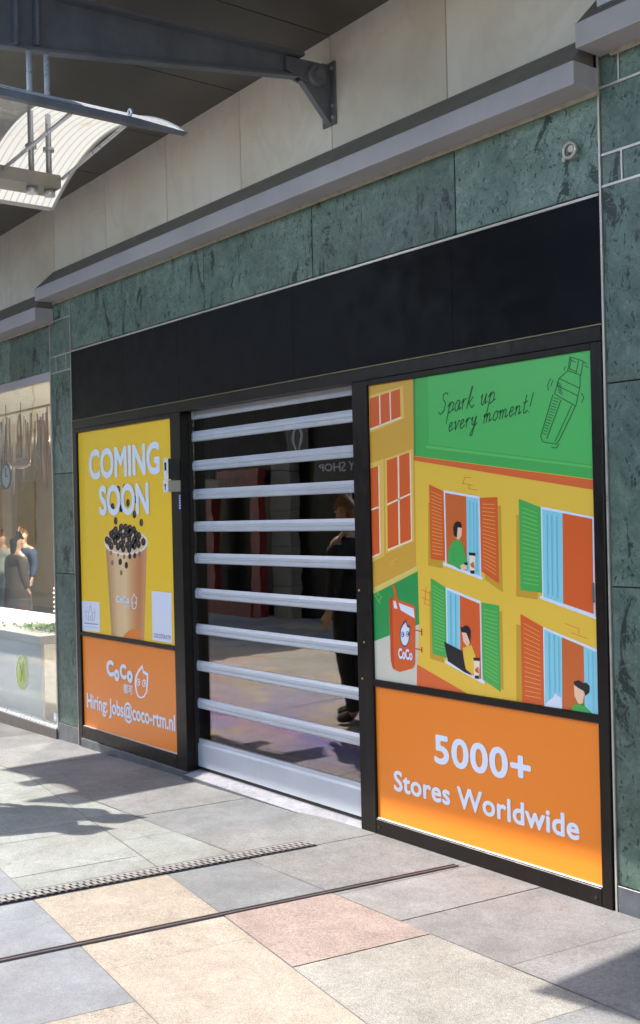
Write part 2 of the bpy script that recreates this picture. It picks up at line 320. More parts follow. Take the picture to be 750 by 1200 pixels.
ART = [
('art','street_facade',1,'ochre','42569 22738 39167 22732 39224 18585 39289 13416 42704 12076'),
('art','street_facade',2,'cream','42823 12121 39180 13448 39188 13189 42832 11849'),
('art','green_wall',1,'leaf','42833 11810 39189 13171 39165 10646 42917 9451'),
('art','lane',1,'stone','42917 9451 39165 10646 39424 7781 39216 7526 42987 7439'),
('art','lane',2,'redor','39393 8708 35873 7634 39432 7558'),
('art','board',1,'green','39200 22551 28291 22709 28451 17121 39276 18680'),
('art','board',2,'greenl','38178 22617 28291 22709 28434 17709 38214 19167'),
('art','board',2,'greend','39178 22401 39042 22386 39140 18672 39276 18680'),
('art','board',3,'greenl2','38400 19124 28436 17647 28439 17554 38405 18996'),
('art','board',2,'redor','39304 18663 28452 17090 28464 16687 39310 18460'),
('art','facade_window#1',2,'creamo','42480 21857 39931 22093 39901 20523 42485 19999'),
('art','facade_window#1',3,'orange','42425 21716 40159 21967 40148 20637 42448 20209'),
('art','facade_window#1',4,'creamw','41711 21820 41623 21830 41618 20300 41706 20288|40926 21894 40840 21904 40832 20467 40918 20455|42478 20212 40121 20616 40123 20541 42451 20113'),
('art','facade_window#2',2,'creamo','42720 18443 41471 18649 41580 13841 42715 13473'),
('art','facade_window#2',3,'orange','42669 18188 41891 18326 41925 13989 42705 13764'),
('art','facade_window#2',4,'creamw','42741 16152 41873 16329 41875 16253 42744 16055|41891 18326 41803 18340 41836 14009 41926 13969|42705 13764 41836 14028 41838 13952 42708 13667'),
('art','facade_window#3',2,'creamo','41413 18646 39319 19015 39385 14616 41458 13995'),
('art','facade_window#3',3,'orange','41242 18560 39570 18863 39602 14689 41306 14207'),
('art','facade_window#3',4,'creamw','40438 18725 40325 18738 40387 14461 40501 14422|41287 16432 39554 16915 39556 16841 41290 16337|39570 18863 39488 18877 39519 14690 39602 14671|41306 14207 39519 14690 39522 14615 41310 14111'),
('art','cup_sign',3,'oranged','41296 11664 41183 11840 40985 11859 40809 11737 40927 8276 41151 8355 41290 8745|39441 10380 39013 10322 39014 10273 39443 10321|39471 9486 39042 9453 39043 9404 39473 9427|39037 10447 38952 10433 38963 10102 39048 10115|39066 9578 38981 9565 38990 9302 39075 9314'),
('art','cup_sign',4,'orange','41081 11724 40957 11800 39518 11533 39392 11412 39512 8708 39663 8498 40629 8226 40927 8276 41041 8466'),
('art','cup_sign',5,'white','40976 11699 40663 11614 40555 11281 40944 11320|40604 11597 39523 11375 39467 10908 40467 11246'),
('art','cup_sign',6,'orange','41026 12429 40829 12476 40496 11244 40662 11215'),
('art','cup_sign',5,'navy','40081 10831 39988 10560 39785 10515 39811 10158 39898 9757 40051 9548 40231 9464 40420 9558 40532 9758 40567 10055 40495 10408 40324 10638'),
('art','cup_sign',6,'white','40100 10684 40023 10456 39856 10418 39878 10118 39950 9781 40076 9605 40223 9535 40378 9615 40470 9783 40498 10032 40439 10328 40299 10521'),
('art','cup_sign',7,'navy','40225 10079 40236 10025 40263 9978 40302 9945 40348 9931 40393 9939 40431 9966 40455 10009 40462 10062 40451 10116 40424 10163 40384 10196 40339 10210 40294 10203 40256 10175 40232 10132|39870 10134 39881 10081 39908 10034 39947 10001 39992 9987 40037 9994 40074 10022 40098 10065 40106 10117 40095 10171 40068 10218 40028 10251 39983 10264 39938 10257 39901 10230 39877 10187'),
('art','cup_sign',8,'white','40269 10076 40276 10038 40293 10004 40318 9981 40347 9971 40375 9977 40398 9996 40413 10028 40418 10065 40411 10104 40393 10137 40369 10161 40340 10170 40312 10165 40288 10145 40273 10114|39914 10131 39921 10093 39938 10060 39963 10036 39991 10027 40019 10032 40042 10052 40057 10083 40061 10121 40054 10159 40037 10192 40013 10215 39984 10225 39957 10219 39933 10199 39919 10169'),
('art','cup_sign',9,'navy','40269 10076 40273 10053 40284 10033 40298 10019 40316 10013 40333 10016 40347 10028 40356 10047 40358 10070 40354 10093 40344 10113 40329 10127 40312 10133 40295 10129 40281 10117 40272 10099|39914 10131 39918 10108 39929 10088 39943 10074 39960 10069 39977 10072 39991 10084 40000 10102 40002 10125 39998 10148 39988 10168 39973 10182 39956 10187 39940 10184 39926 10172 39917 10154'),
('art','shutter_shadow#1',2,'ochred','34799 16179 33728 16191 33742 12387 34795 12900'),
('art','shutter_shadow#2',2,'ochred','38356 16413 37378 16392 37478 13347 38454 13464'),
('art','shutter#1',4,'orange','38259 17282 37294 16923 37317 13699 38273 13763'),
('art','shutter#1',5,'amber','38123 16953 37429 16712 37430 16682 38124 16922|38124 16783 37430 16553 37431 16522 38125 16752|38125 16613 37431 16393 37432 16363 38126 16582|38125 16443 37432 16233 37433 16203 38126 16412|38126 16273 37433 16074 37434 16044 38127 16242|38127 16103 37434 15914 37435 15884 38128 16072|38128 15933 37435 15755 37436 15724 38129 15902|38128 15763 37436 15595 37437 15565 38129 15732|38129 15593 37437 15435 37438 15405 38130 15562|38130 15423 37439 15276 37440 15245 38131 15392|38131 15253 37440 15116 37441 15086 38132 15222|38131 15083 37441 14956 37442 14926 38132 15052|38132 14913 37442 14797 37443 14767 38133 14882|38133 14743 37443 14637 37444 14607 38134 14712|38134 14573 37444 14477 37445 14447 38135 14542|38134 14403 37445 14318 37446 14288 38135 14372|38135 14233 37446 14158 37447 14128 38136 14202|38136 14062 37447 13998 37448 13968 38137 14032'),
('art','shutter#2',4,'orange','35002 16563 33924 16569 33939 12753 34998 13274'),
('art','shutter#2',5,'amber','34848 16295 34073 16267 34074 16238 34849 16266|34848 16130 34074 16083 34075 16055 34849 16101|34848 15966 34075 15900 34076 15872 34849 15937|34848 15801 34075 15717 34076 15689 34849 15772|34848 15637 34076 15534 34077 15506 34849 15608|34848 15472 34076 15351 34077 15323 34849 15443|34848 15308 34077 15168 34078 15140 34849 15279|34848 15143 34078 14985 34078 14957 34849 15114|34848 14979 34078 14802 34079 14774 34848 14950|34848 14814 34079 14619 34080 14591 34848 14785|34847 14650 34079 14436 34080 14408 34848 14621|34847 14485 34080 14253 34081 14225 34848 14456|34847 14321 34080 14070 34081 14042 34848 14292|34847 14156 34081 13887 34082 13858 34848 14127|34847 13992 34082 13704 34083 13675 34848 13963|34847 13827 34082 13521 34083 13492 34848 13798|34847 13663 34083 13338 34084 13309 34848 13634|34847 13499 34083 13155 34084 13126 34848 13469'),
('art','shutter_shadow#3',2,'ochred','32850 15774 31724 15653 31745 12173 32958 12247'),
('art','shutter#3',4,'green','32685 16462 31463 16072 31488 12460 32705 12538'),
('art','shutter#3',5,'lime','32512 16093 31632 15831 31633 15804 32513 16065|32513 15903 31634 15652 31634 15625 32514 15875|32514 15713 31635 15474 31636 15446 32515 15685|32515 15524 31636 15295 31637 15268 32516 15496|32516 15334 31637 15116 31638 15089 32517 15306|32517 15144 31639 14938 31639 14910 32518 15116|32518 14955 31640 14759 31641 14732 32519 14927|32519 14765 31641 14580 31642 14553 32520 14737|32520 14575 31642 14402 31643 14374 32521 14548|32521 14386 31643 14223 31644 14195 32522 14358|32522 14196 31645 14044 31645 14017 32523 14168|32523 14007 31646 13866 31647 13838 32524 13979|32524 13817 31647 13687 31648 13659 32525 13789|32525 13627 31648 13508 31649 13481 32526 13599|32527 13438 31649 13329 31650 13302 32527 13410|32528 13248 31651 13151 31652 13123 32528 13220|32529 13058 31652 12972 31653 12944 32529 13030|32530 12869 31653 12793 31654 12766 32530 12841'),
('art','shutter_shadow#4',2,'ochred','38426 12262 37549 12181 37522 8948 38463 9074'),
('art','shutter#4',4,'green','38302 12879 37307 12470 37331 9197 38284 9325'),
('art','shutter#4',5,'lime','38160 12539 37446 12262 37447 12231 38161 12509|38159 12368 37447 12100 37448 12070 38160 12337|38159 12196 37448 11938 37449 11908 38160 12165|38158 12024 37449 11776 37450 11746 38159 11993|38157 11852 37450 11614 37451 11584 38158 11821|38157 11680 37450 11452 37451 11422 38158 11650|38156 11508 37451 11291 37452 11260 38157 11478|38155 11337 37452 11129 37453 11098 38156 11306|38155 11165 37453 10967 37454 10937 38156 11134|38154 10993 37454 10805 37455 10775 38155 10962|38154 10821 37455 10643 37456 10613 38155 10791|38153 10650 37456 10481 37457 10451 38154 10619|38152 10478 37457 10319 37458 10289 38153 10447|38152 10306 37458 10157 37459 10127 38153 10275|38151 10134 37458 9996 37459 9965 38152 10104|38150 9962 37459 9834 37460 9803 38152 9932|38150 9791 37460 9672 37461 9642 38151 9760|38149 9619 37461 9510 37462 9480 38150 9588'),
('art','shutter_shadow#5',2,'ochred','34748 11453 33812 11561 33831 8102 34847 8302'),
('art','shutter#5',4,'green','35042 11885 33968 11805 33997 7996 35057 8458'),
('art','shutter#5',5,'lime','34890 11594 34118 11513 34119 11485 34891 11565|34891 11424 34119 11330 34120 11301 34892 11395|34892 11254 34121 11146 34122 11117 34893 11225|34893 11084 34122 10963 34123 10934 34894 11055|34894 10913 34123 10779 34124 10750 34895 10884|34894 10743 34125 10595 34126 10567 34895 10714|34895 10573 34126 10412 34127 10383 34896 10544|34896 10403 34127 10228 34128 10199 34897 10374|34897 10233 34129 10044 34130 10016 34898 10204|34898 10063 34130 9861 34131 9832 34899 10034|34899 9892 34131 9677 34132 9648 34900 9863|34900 9722 34133 9493 34134 9465 34901 9693|34900 9552 34134 9310 34135 9281 34901 9523|34901 9382 34135 9126 34136 9097 34902 9353|34902 9212 34137 8942 34138 8914 34903 9183|34903 9042 34138 8759 34139 8730 34904 9012|34904 8871 34139 8575 34140 8546 34905 8842|34905 8701 34141 8391 34142 8362 34906 8672'),
('art','shutter_shadow#6',2,'ochred','32995 11043 31867 10903 31822 7784 33099 7652'),
('art','shutter#6',4,'orange','32737 11502 31490 11024 31521 7694 32753 7683'),
('art','shutter#6',5,'amber','32560 11119 31664 10806 31664 10778 32561 11091|32561 10913 31665 10619 31666 10592 32562 10885|32562 10707 31667 10432 31668 10405 32563 10679|32563 10501 31668 10246 31669 10218 32564 10473|32564 10295 31670 10059 31671 10031 32565 10267|32565 10089 31672 9872 31672 9844 32566 10061|32566 9882 31673 9685 31674 9657 32567 9854|32567 9676 31675 9498 31676 9471 32568 9648|32568 9470 31676 9311 31677 9284 32569 9442|32569 9264 31678 9125 31679 9097 32570 9236|32570 9058 31680 8938 31680 8910 32571 9030|32571 8851 31681 8751 31682 8723 32572 8823|32572 8645 31683 8564 31684 8536 32573 8617|32573 8439 31684 8377 31685 8349 32574 8411|32574 8233 31686 8190 31687 8163 32575 8205|32575 8027 31688 8003 31688 7976 32576 7998'),
('art','shutter#91',4,'green','28660 15638 28426 15575 28510 11743 28696 11763'),
('art','shutter#92',4,'redor','28688 10284 28541 10236 28576 7703 28700 7717'),
('art','window#1',3,'white','37293 16981 35000 16619 35008 12960 37288 13560'),
('art','window#1',4,'rust','37197 16851 35812 16641 35877 13137 37206 13539'),
('art','window#1',5,'orange','36528 15296 35844 15655 35877 13137 36591 13346'),
('art','window#1',6,'sky','35828 16641 35096 16521 35099 13002 35891 13205'),
('art','window#1',8,'white','37418 13650 34913 13030 34918 12885 37423 13499'),
('art','window#2',3,'white','31475 16115 28697 15638 28737 11650 31494 12280'),
('art','window#2',4,'sky','31383 15986 30298 15812 30369 12051 31426 12252'),
('art','window#2',5,'orange','30298 15812 28775 15558 28809 11726 30368 12072'),
('art','window#2',8,'white','31602 12349 28514 11623 28518 11472 31606 12212'),
('art','window#3',3,'white','37323 12504 35086 11939 35079 8255 37353 9056'),
('art','window#3',4,'sky','37228 12368 36388 12139 36451 8680 37270 9064'),
('art','window#3',5,'orange','36388 12139 35152 11823 35168 8357 36450 8703'),
('art','window#3',8,'white','37434 9095 34922 8372 34927 8215 37439 8956'),
('art','window#4',3,'white','31490 11034 28675 10305 28626 7676 31522 7662'),
('art','window#4',4,'sky','31425 10922 30489 10664 30538 7658 31468 7647'),
('art','window#4',5,'rust','30489 10664 29354 10371 29368 7662 30538 7658'),
('art','window#4',6,'sky','29354 10371 28741 10199 28700 7707 29368 7682'),
('art','window#1',7,'skyd','35645 16444 35582 16443 35634 13336 35697 13334|35411 16382 35349 16381 35401 13286 35463 13284|35210 16344 35148 16343 35215 13234 35278 13233'),
('art','window#2',7,'skyd','31144 15762 31089 15761 31149 12401 31203 12399|30901 15727 30847 15726 30893 12360 30947 12357|30634 15682 30580 15681 30628 12267 30681 12265'),
('art','window#3',7,'skyd','37019 12204 36954 12206 36983 9782 37049 9777|36711 12159 36646 12162 36681 9577 36746 9571'),
('art','window#4',7,'skyd','31184 10771 31129 10775 31173 7936 31228 7929|30914 10738 30861 10742 30883 8179 30937 8173|30676 10651 30622 10655 30652 8310 30705 8304|29155 10205 29105 10209 29105 8891 29155 8886|28917 10174 28866 10178 28897 7803 28947 7796'),
('art','printed_figure#1',9,'green','36712 14630 36289 14701 36045 14349 35822 13365 36350 13329 37121 13645 37018 14282'),
('art','printed_figure#1',10,'greend','36788 14284 36756 14285 36707 13768 36500 13657 36709 13711'),
('art','printed_figure#1',9,'skin','36527 15341 36142 15294 36172 14861 36354 14678 36546 14745'),
('art','printed_figure#1',10,'hair','36709 15228 36588 15457 36407 15535 36200 15476 36128 15225 36400 15249 36481 14769 36671 14906'),
('art','printed_figure#1',11,'skin','36296 13513 35940 13635 35832 13569 35886 13341 36237 13332'),
('art','printed_figure#1',12,'hair','36068 13632 35812 13683 35833 13524 36007 13542'),
('art','printed_cup#216',11,'creamw','35708 13979 35332 13962 35389 13151 35687 13165'),
('art','printed_cup#216',12,'hair','35735 14114 35312 14098 35332 13962 35708 13979|35667 13301 35400 13308 35405 13150 35655 13166'),
('art','printed_cup#216',12,'rust','35658 13584 35434 13713 35397 13398 35599 13461'),
('art','printed_cup#234',11,'creamw','35576 9240 35202 9251 35259 8438 35555 8429'),
('art','printed_cup#234',12,'hair','35603 9373 35182 9388 35202 9251 35576 9240|35535 8567 35269 8594 35274 8436 35523 8433'),
('art','printed_cup#234',12,'rust','35526 8850 35303 8995 35267 8684 35467 8731'),
('art','printed_figure#2',9,'yel','36256 9749 35711 9940 35460 9453 35442 8531 36174 8821'),
('art','printed_figure#2',9,'skin','36296 10499 35914 10480 35804 9990 35967 9818 36215 10049'),
('art','printed_figure#2',10,'hair','36385 10721 36258 10684 36031 10813 35827 10736 35722 10562 35771 10015 35891 10232 36011 10451 36329 10474|37473 9952 36293 9609 36095 8806 35661 8532 36164 8640 37253 9065'),
('art','printed_figure#3',9,'skin','29888 8808 29466 8700 29371 8435 29474 7985 29678 8011 29877 8295'),
('art','printed_figure#3',10,'hair','29912 8867 29650 8976 29397 8881 29243 8917 29082 8792 29102 8537 29310 8361 29356 8539 29660 8648 29864 8749'),
('art','printed_figure#3',9,'green','30078 7654 29940 7918 29485 8035 29000 7709'),
('art','printed_cat',10,'white','31495 7665 31324 7897 30992 8125 30892 8325 30775 8213 30563 8154 30524 7681'),
('art','brick_mark',2,'redor','35935 17506 35496 17477 35494 17502 35933 17531|35926 17526 36068 17204 36034 17196 35893 17518|36106 17241 35416 17124 35408 17148 36098 17265|35655 17162 35661 16982 35626 16981 35621 17160|35685 16988 35112 16890 35104 16913 35678 17012|30311 11238 29590 11056 29579 11078 30300 11260|29604 11072 29610 10858 29581 10860 29575 11073|29994 10877 29166 10689 29156 10711 29983 10899|38992 12288 38362 12132 38346 12157 38976 12313|38969 11932 38374 11778 38358 11803 38953 11957|38644 12437 38775 11651 38737 11650 38606 12436|38803 11618 38377 11566 38367 11592 38793 11644'),
('art','brick_mark',3,'lime','42479 12216 41856 11774 41821 11796 42443 12238|42427 11913 41979 11465 41939 11484 42387 11932|42034 12050 42239 11878 42203 11861 41998 12032|41887 11802 42092 11630 42056 11613 41852 11784'),
('art','brick_mark',3,'amber','41197 13532 40570 13781 40591 13806 41219 13558|41205 13361 40806 13496 40824 13522 41224 13388|40989 13614 41108 13399 41066 13390 40946 13604'),
('art','shaker_drawing',5,'ink','29732 22195 29048 21933 29034 21964 29717 22227|29068 21964 29206 21386 29163 21375 29026 21953|29167 21399 29854 21672 29869 21641 29183 21369|29833 21641 29693 22209 29736 22220 29876 21652|29658 22116 29795 21707 29752 21694 29616 22103|29303 22009 29440 21507 29397 21496 29261 21997|29861 21672 30330 21396 30300 21367 29832 21643|30327 21400 30598 20772 30554 20758 30284 21385|30593 20762 29480 20140 29457 20168 30569 20790|29457 20146 29212 20954 29254 20965 29499 20157|29214 20944 29201 21396 29244 21401 29257 20948|30326 21375 29279 20860 29259 20890 30306 21404|30458 21101 29367 20555 29347 20584 30437 21130|30676 20761 31403 19058 31359 19045 30632 20747|31403 19060 31276 18810 31233 18821 31360 19071|31272 18807 30548 18661 30539 18695 31263 18841|30541 18663 30361 18822 30395 18847 30576 18687|30368 18814 29473 20156 29512 20175 30408 18832|30250 20512 31069 18939 31026 18924 30208 20496|29710 20224 30614 18813 30573 18796 29671 20206|29029 21890 28860 21801 28840 21829 29009 21918|28996 21763 28829 21642 28803 21666 28969 21788|29188 20664 29068 20452 29030 20463 29149 20676|29068 20479 29199 20291 29161 20272 29030 20460|30778 21451 30961 21167 30919 21148 30736 21432|30960 21171 30923 20926 30877 20927 30914 21171|30656 21357 30795 21117 30753 21099 30615 21339|30818 18551 30553 18501 30544 18535 30809 18586|30546 18502 30365 18662 30400 18687 30580 18526|29985 21842 30078 21713 30038 21692 29946 21821|30633 20603 30332 20506 30320 20536 30621 20633|30681 20495 30388 20399 30375 20429 30668 20525|30729 20387 30444 20292 30431 20322 30716 20416|30777 20278 30500 20185 30487 20214 30763 20308|30825 20170 30557 20078 30543 20107 30811 20199|30873 20061 30613 19970 30599 19999 30859 20090|30921 19952 30670 19862 30656 19891 30906 19981|30969 19843 30727 19754 30712 19783 30954 19872|31018 19733 30784 19645 30768 19674 31002 19763|31066 19624 30841 19537 30825 19566 31050 19653|31115 19514 30898 19428 30881 19457 31098 19543|31163 19405 30956 19319 30938 19348 31146 19433|31212 19295 31013 19210 30995 19238 31194 19323|31261 19185 31071 19101 31052 19129 31242 19213|30363 20804 30149 20681 30127 20706 30342 20830|30384 20892 30159 20767 30138 20792 30363 20917|30406 20979 30170 20853 30150 20879 30385 21005|30427 21067 30180 20939 30161 20965 30407 21093|30448 21154 30191 21025 30172 21052 30429 21181|30469 21242 30202 21112 30183 21139 30450 21269|29772 22111 29524 21981 29509 22001 29757 22132|29768 21724 29520 21595 29505 21616 29753 21745|29742 22095 29495 21965 29480 21986 29727 22116|29739 21708 29491 21580 29476 21601 29724 21729|29713 22080 29465 21950 29450 21971 29698 22100|29709 21693 29461 21565 29447 21586 29694 21714|29683 22064 29436 21934 29421 21955 29668 22085|29679 21677 29432 21550 29417 21570 29664 21698'),
('yel','printed_cup',1,'tea0','71551 14199 71155 14202 70641 7791 70948 7791'),
('yel','printed_cup',1,'tea1','71155 14202 70762 14205 70334 7791 70641 7791'),
('yel','printed_cup',1,'tea2','70762 14205 70372 14208 70030 7791 70334 7791'),
('yel','printed_cup',1,'tea3','70372 14208 69986 14211 69728 7791 70030 7791'),
('yel','printed_cup',1,'tea4','69986 14211 69602 14214 69428 7791 69728 7791'),
('yel','printed_cup',1,'tea5','69602 14214 69221 14217 69129 7791 69428 7791'),
('yel','printed_cup',1,'tea6','69221 14217 68844 14220 68832 7791 69129 7791'),
('yel','printed_cup',1,'tea7','68844 14220 68469 14223 68537 7791 68832 7791'),
('yel','printed_cup',1,'tea8','68469 14223 68097 14226 68244 7791 68537 7791'),
('yel','printed_cup',1,'tea9','68097 14226 67728 14229 67953 7791 68244 7791'),
('yel','printed_cup',1,'tea10','67728 14229 67361 14232 67663 7791 67953 7791'),
('yel','printed_cup',1,'tea11','67361 14232 66998 14234 67376 7790 67663 7791'),
('yel','printed_cup',1,'tea12','66998 14234 66637 14237 67089 7790 67376 7790'),
('yel','printed_cup',1,'tea13','66637 14237 66279 14240 66805 7790 67089 7790'),
('yel','printed_cup',1,'tea14','66279 14240 65924 14243 66522 7790 66805 7790'),
('yel','printed_cup',1,'tea15','65924 14243 65572 14245 66241 7790 66522 7790'),
('yel','printed_cup',2,'orange2','69284 7788 68911 8086 68188 8383 67412 8569 66909 8515 66713 7846'),
('yel','printed_cup',2,'rim','65426 14382 65509 14190 65738 14006 66102 13838 66587 13694 67171 13582 67829 13507 68529 13474 69237 13486 69917 13542 70533 13641 71051 13778 71441 13947 71680 14139 71755 14343 71660 14547 71402 14742 70996 14916 70465 15060 69839 15166 69154 15231 68445 15251 67748 15227 67098 15161 66524 15056 66052 14918 65703 14755 65492 14573'),
('yel','printed_cup',3,'tea4','65657 14404 65734 14236 65945 14076 66282 13930 66730 13805 67270 13707 67877 13643 68522 13614 69174 13625 69800 13674 70367 13760 70843 13880 71201 14026 71421 14192 71490 14368 71404 14546 71168 14714 70795 14865 70308 14990 69733 15083 69102 15140 68449 15158 67807 15137 67206 15080 66675 14989 66238 14870 65915 14728 65719 14570'),
('yel','printed_pearls',4,'pearl','70949 14504 70989 14384 71091 14287 71235 14233 71392 14231 71532 14284 71626 14380 71655 14500 71614 14621 71511 14718 71366 14772 71209 14772 71070 14719 70978 14623|68569 13930 68608 13812 68705 13718 68842 13664 68991 13662 69124 13712 69214 13805 69242 13922 69202 14040 69104 14135 68966 14189 68817 14190 68685 14139 68597 14046|66380 14239 66417 14125 66509 14032 66640 13980 66783 13978 66910 14028 66995 14119 67022 14234 66985 14349 66891 14442 66759 14494 66616 14494 66490 14444 66406 14353|69633 15219 69672 15101 69772 15007 69912 14954 70065 14954 70201 15007 70292 15102 70320 15221 70281 15340 70180 15435 70039 15487 69886 15486 69751 15433 69661 15338|67574 15307 67612 15191 67707 15099 67841 15047 67988 15047 68118 15099 68205 15193 68233 15309 68195 15425 68098 15518 67963 15569 67817 15568 67688 15516 67601 15422|69986 14745 70025 14627 70125 14531 70266 14478 70421 14477 70557 14529 70649 14625 70678 14744 70638 14863 70537 14959 70395 15012 70241 15012 70105 14959 70014 14864|67679 14612 67717 14496 67813 14402 67947 14350 68094 14349 68224 14400 68312 14493 68340 14609 68301 14726 68205 14819 68070 14871 67923 14871 67793 14820 67706 14727|69747 14426 69786 14308 69886 14212 70026 14158 70180 14157 70316 14209 70407 14304 70436 14422 70396 14542 70295 14637 70154 14691 70001 14691 69866 14639 69775 14544|67492 14983 67530 14867 67625 14774 67759 14722 67906 14722 68035 14773 68123 14866 68150 14983 68112 15099 68016 15192 67881 15243 67735 15243 67606 15191 67519 15098|68928 14219 68966 14102 69064 14007 69202 13953 69353 13952 69487 14003 69577 14096 69605 14214 69566 14332 69467 14428 69328 14481 69177 14482 69044 14430 68955 14336|68580 14749 68618 14632 68716 14538 68853 14485 69002 14484 69135 14536 69225 14630 69252 14747 69213 14865 69115 14959 68977 15011 68828 15011 68696 14959 68607 14865|67897 15157 67935 15041 68031 14948 68166 14896 68314 14896 68445 14948 68533 15041 68560 15158 68522 15275 68425 15368 68289 15419 68142 15419 68012 15366 67924 15273'),
('yel','printed_pearls',7,'pearlh','71140 14587 71165 14544 71221 14526 71275 14544 71296 14586 71271 14629 71215 14647 71161 14629|70512 14171 70537 14129 70592 14111 70646 14128 70667 14170 70642 14213 70587 14231 70533 14213|69495 14144 69519 14102 69573 14084 69626 14101 69646 14143 69622 14185 69568 14203 69515 14186|68751 14010 68775 13968 68828 13950 68880 13967 68900 14008 68876 14050 68823 14068 68771 14051|67891 13983 67915 13942 67967 13925 68018 13941 68038 13982 68014 14023 67962 14041 67911 14024|67155 14199 67178 14158 67230 14140 67281 14157 67300 14197 67277 14238 67225 14256 67175 14239|66554 14318 66576 14277 66627 14260 66677 14277 66696 14317 66673 14358 66622 14375 66573 14358|65886 14493 65909 14453 65959 14436 66008 14452 66027 14492 66004 14533 65954 14550 65905 14533|70472 15007 70497 14965 70552 14947 70606 14965 70627 15007 70602 15049 70546 15067 70493 15049|69819 15303 69843 15261 69898 15244 69951 15261 69972 15303 69947 15345 69892 15362 69839 15345|68980 15476 69004 15435 69058 15418 69110 15435 69130 15477 69106 15519 69052 15535 69000 15518|68360 15473 68384 15432 68437 15415 68489 15432 68508 15474 68485 15515 68432 15532 68380 15514|67752 15389 67776 15348 67828 15331 67879 15348 67899 15389 67875 15430 67823 15447 67772 15430|67177 15294 67200 15253 67251 15236 67302 15253 67321 15294 67298 15335 67246 15352 67196 15335|66480 14891 66502 14850 66553 14833 66603 14850 66622 14891 66599 14931 66548 14948 66499 14931|70173 14828 70197 14786 70253 14769 70306 14786 70327 14828 70302 14870 70247 14888 70193 14870|69462 14829 69486 14788 69541 14770 69593 14787 69614 14829 69589 14871 69535 14888 69482 14871|68726 14537 68750 14496 68803 14478 68855 14495 68875 14537 68851 14578 68798 14596 68746 14579|67858 14692 67881 14651 67934 14634 67985 14651 68005 14692 67981 14733 67929 14750 67878 14733|67135 14637 67158 14596 67210 14579 67260 14595 67279 14636 67256 14677 67204 14694 67154 14677|70756 14469 70781 14426 70837 14408 70891 14426 70911 14468 70887 14510 70831 14528 70777 14511|69933 14508 69958 14466 70012 14449 70066 14466 70086 14508 70062 14550 70007 14567 69954 14550|69200 15065 69224 15024 69278 15006 69330 15024 69350 15065 69326 15107 69272 15124 69220 15107|68333 15006 68357 14965 68410 14948 68461 14965 68481 15006 68457 15047 68404 15064 68353 15047|67670 15064 67694 15023 67746 15006 67797 15023 67816 15064 67793 15105 67741 15122 67690 15105|66879 15005 66901 14965 66953 14948 67003 14965 67022 15005 66999 15046 66948 15063 66898 15046|68123 14249 68147 14208 68200 14190 68251 14207 68271 14248 68247 14289 68194 14307 68143 14290|69111 14300 69135 14259 69189 14241 69241 14258 69261 14299 69237 14341 69183 14359 69131 14342|66732 14569 66755 14529 66806 14511 66856 14528 66875 14569 66852 14609 66801 14626 66751 14610|67463 14312 67486 14271 67539 14253 67589 14270 67609 14311 67585 14352 67533 14369 67483 14352|68762 14830 68786 14789 68839 14772 68891 14789 68911 14830 68887 14872 68834 14889 68782 14872|69709 14947 69733 14905 69788 14888 69841 14905 69861 14947 69837 14989 69782 15007 69729 14989|70082 15126 70106 15084 70162 15066 70215 15084 70235 15126 70211 15168 70156 15185 70102 15168|68077 15239 68100 15198 68153 15181 68204 15198 68224 15239 68200 15280 68147 15297 68096 15280'),
('yel','printed_pearls',5,'pearl','70324 14090 70364 13970 70464 13874 70606 13819 70762 13817 70899 13869 70992 13964 71021 14083 70980 14203 70878 14300 70736 14354 70581 14355 70444 14303 70352 14208|67713 13904 67750 13788 67846 13694 67980 13640 68128 13638 68258 13688 68346 13781 68373 13897 68335 14014 68238 14108 68103 14161 67956 14162 67826 14112 67740 14020|65715 14415 65751 14301 65843 14209 65972 14158 66113 14157 66238 14206 66322 14297 66348 14411 66311 14525 66219 14617 66089 14668 65948 14668 65824 14618 65741 14528|68797 15393 68836 15276 68934 15183 69071 15131 69222 15131 69355 15184 69445 15278 69473 15396 69434 15514 69335 15608 69197 15659 69046 15658 68914 15605 68825 15510|67000 15213 67038 15098 67132 15006 67264 14955 67409 14954 67538 15006 67624 15099 67651 15214 67613 15330 67518 15422 67385 15473 67240 15472 67113 15420 67027 15328|69278 14747 69317 14629 69415 14535 69554 14481 69706 14481 69841 14533 69932 14627 69960 14746 69920 14864 69821 14959 69681 15012 69529 15011 69395 14959 69306 14865|66959 14557 66996 14442 67090 14349 67223 14297 67368 14296 67496 14346 67582 14438 67609 14554 67572 14670 67477 14763 67343 14814 67199 14814 67071 14763 66986 14671|69016 14983 69055 14865 69153 14771 69291 14718 69442 14718 69576 14770 69667 14865 69695 14983 69655 15101 69556 15195 69417 15248 69266 15247 69133 15194 69044 15100|66704 14925 66741 14810 66834 14718 66966 14667 67110 14666 67237 14717 67323 14809 67350 14925 67313 15040 67218 15132 67086 15183 66942 15183 66815 15132 66730 15040|66557 14490 66594 14375 66688 14283 66819 14231 66962 14230 67090 14280 67175 14372 67202 14486 67165 14602 67070 14694 66938 14746 66795 14746 66669 14695 66584 14604|69524 14865 69563 14747 69662 14652 69802 14599 69955 14598 70090 14650 70181 14745 70210 14864 70170 14983 70069 15078 69929 15130 69776 15130 69642 15077 69552 14983'),
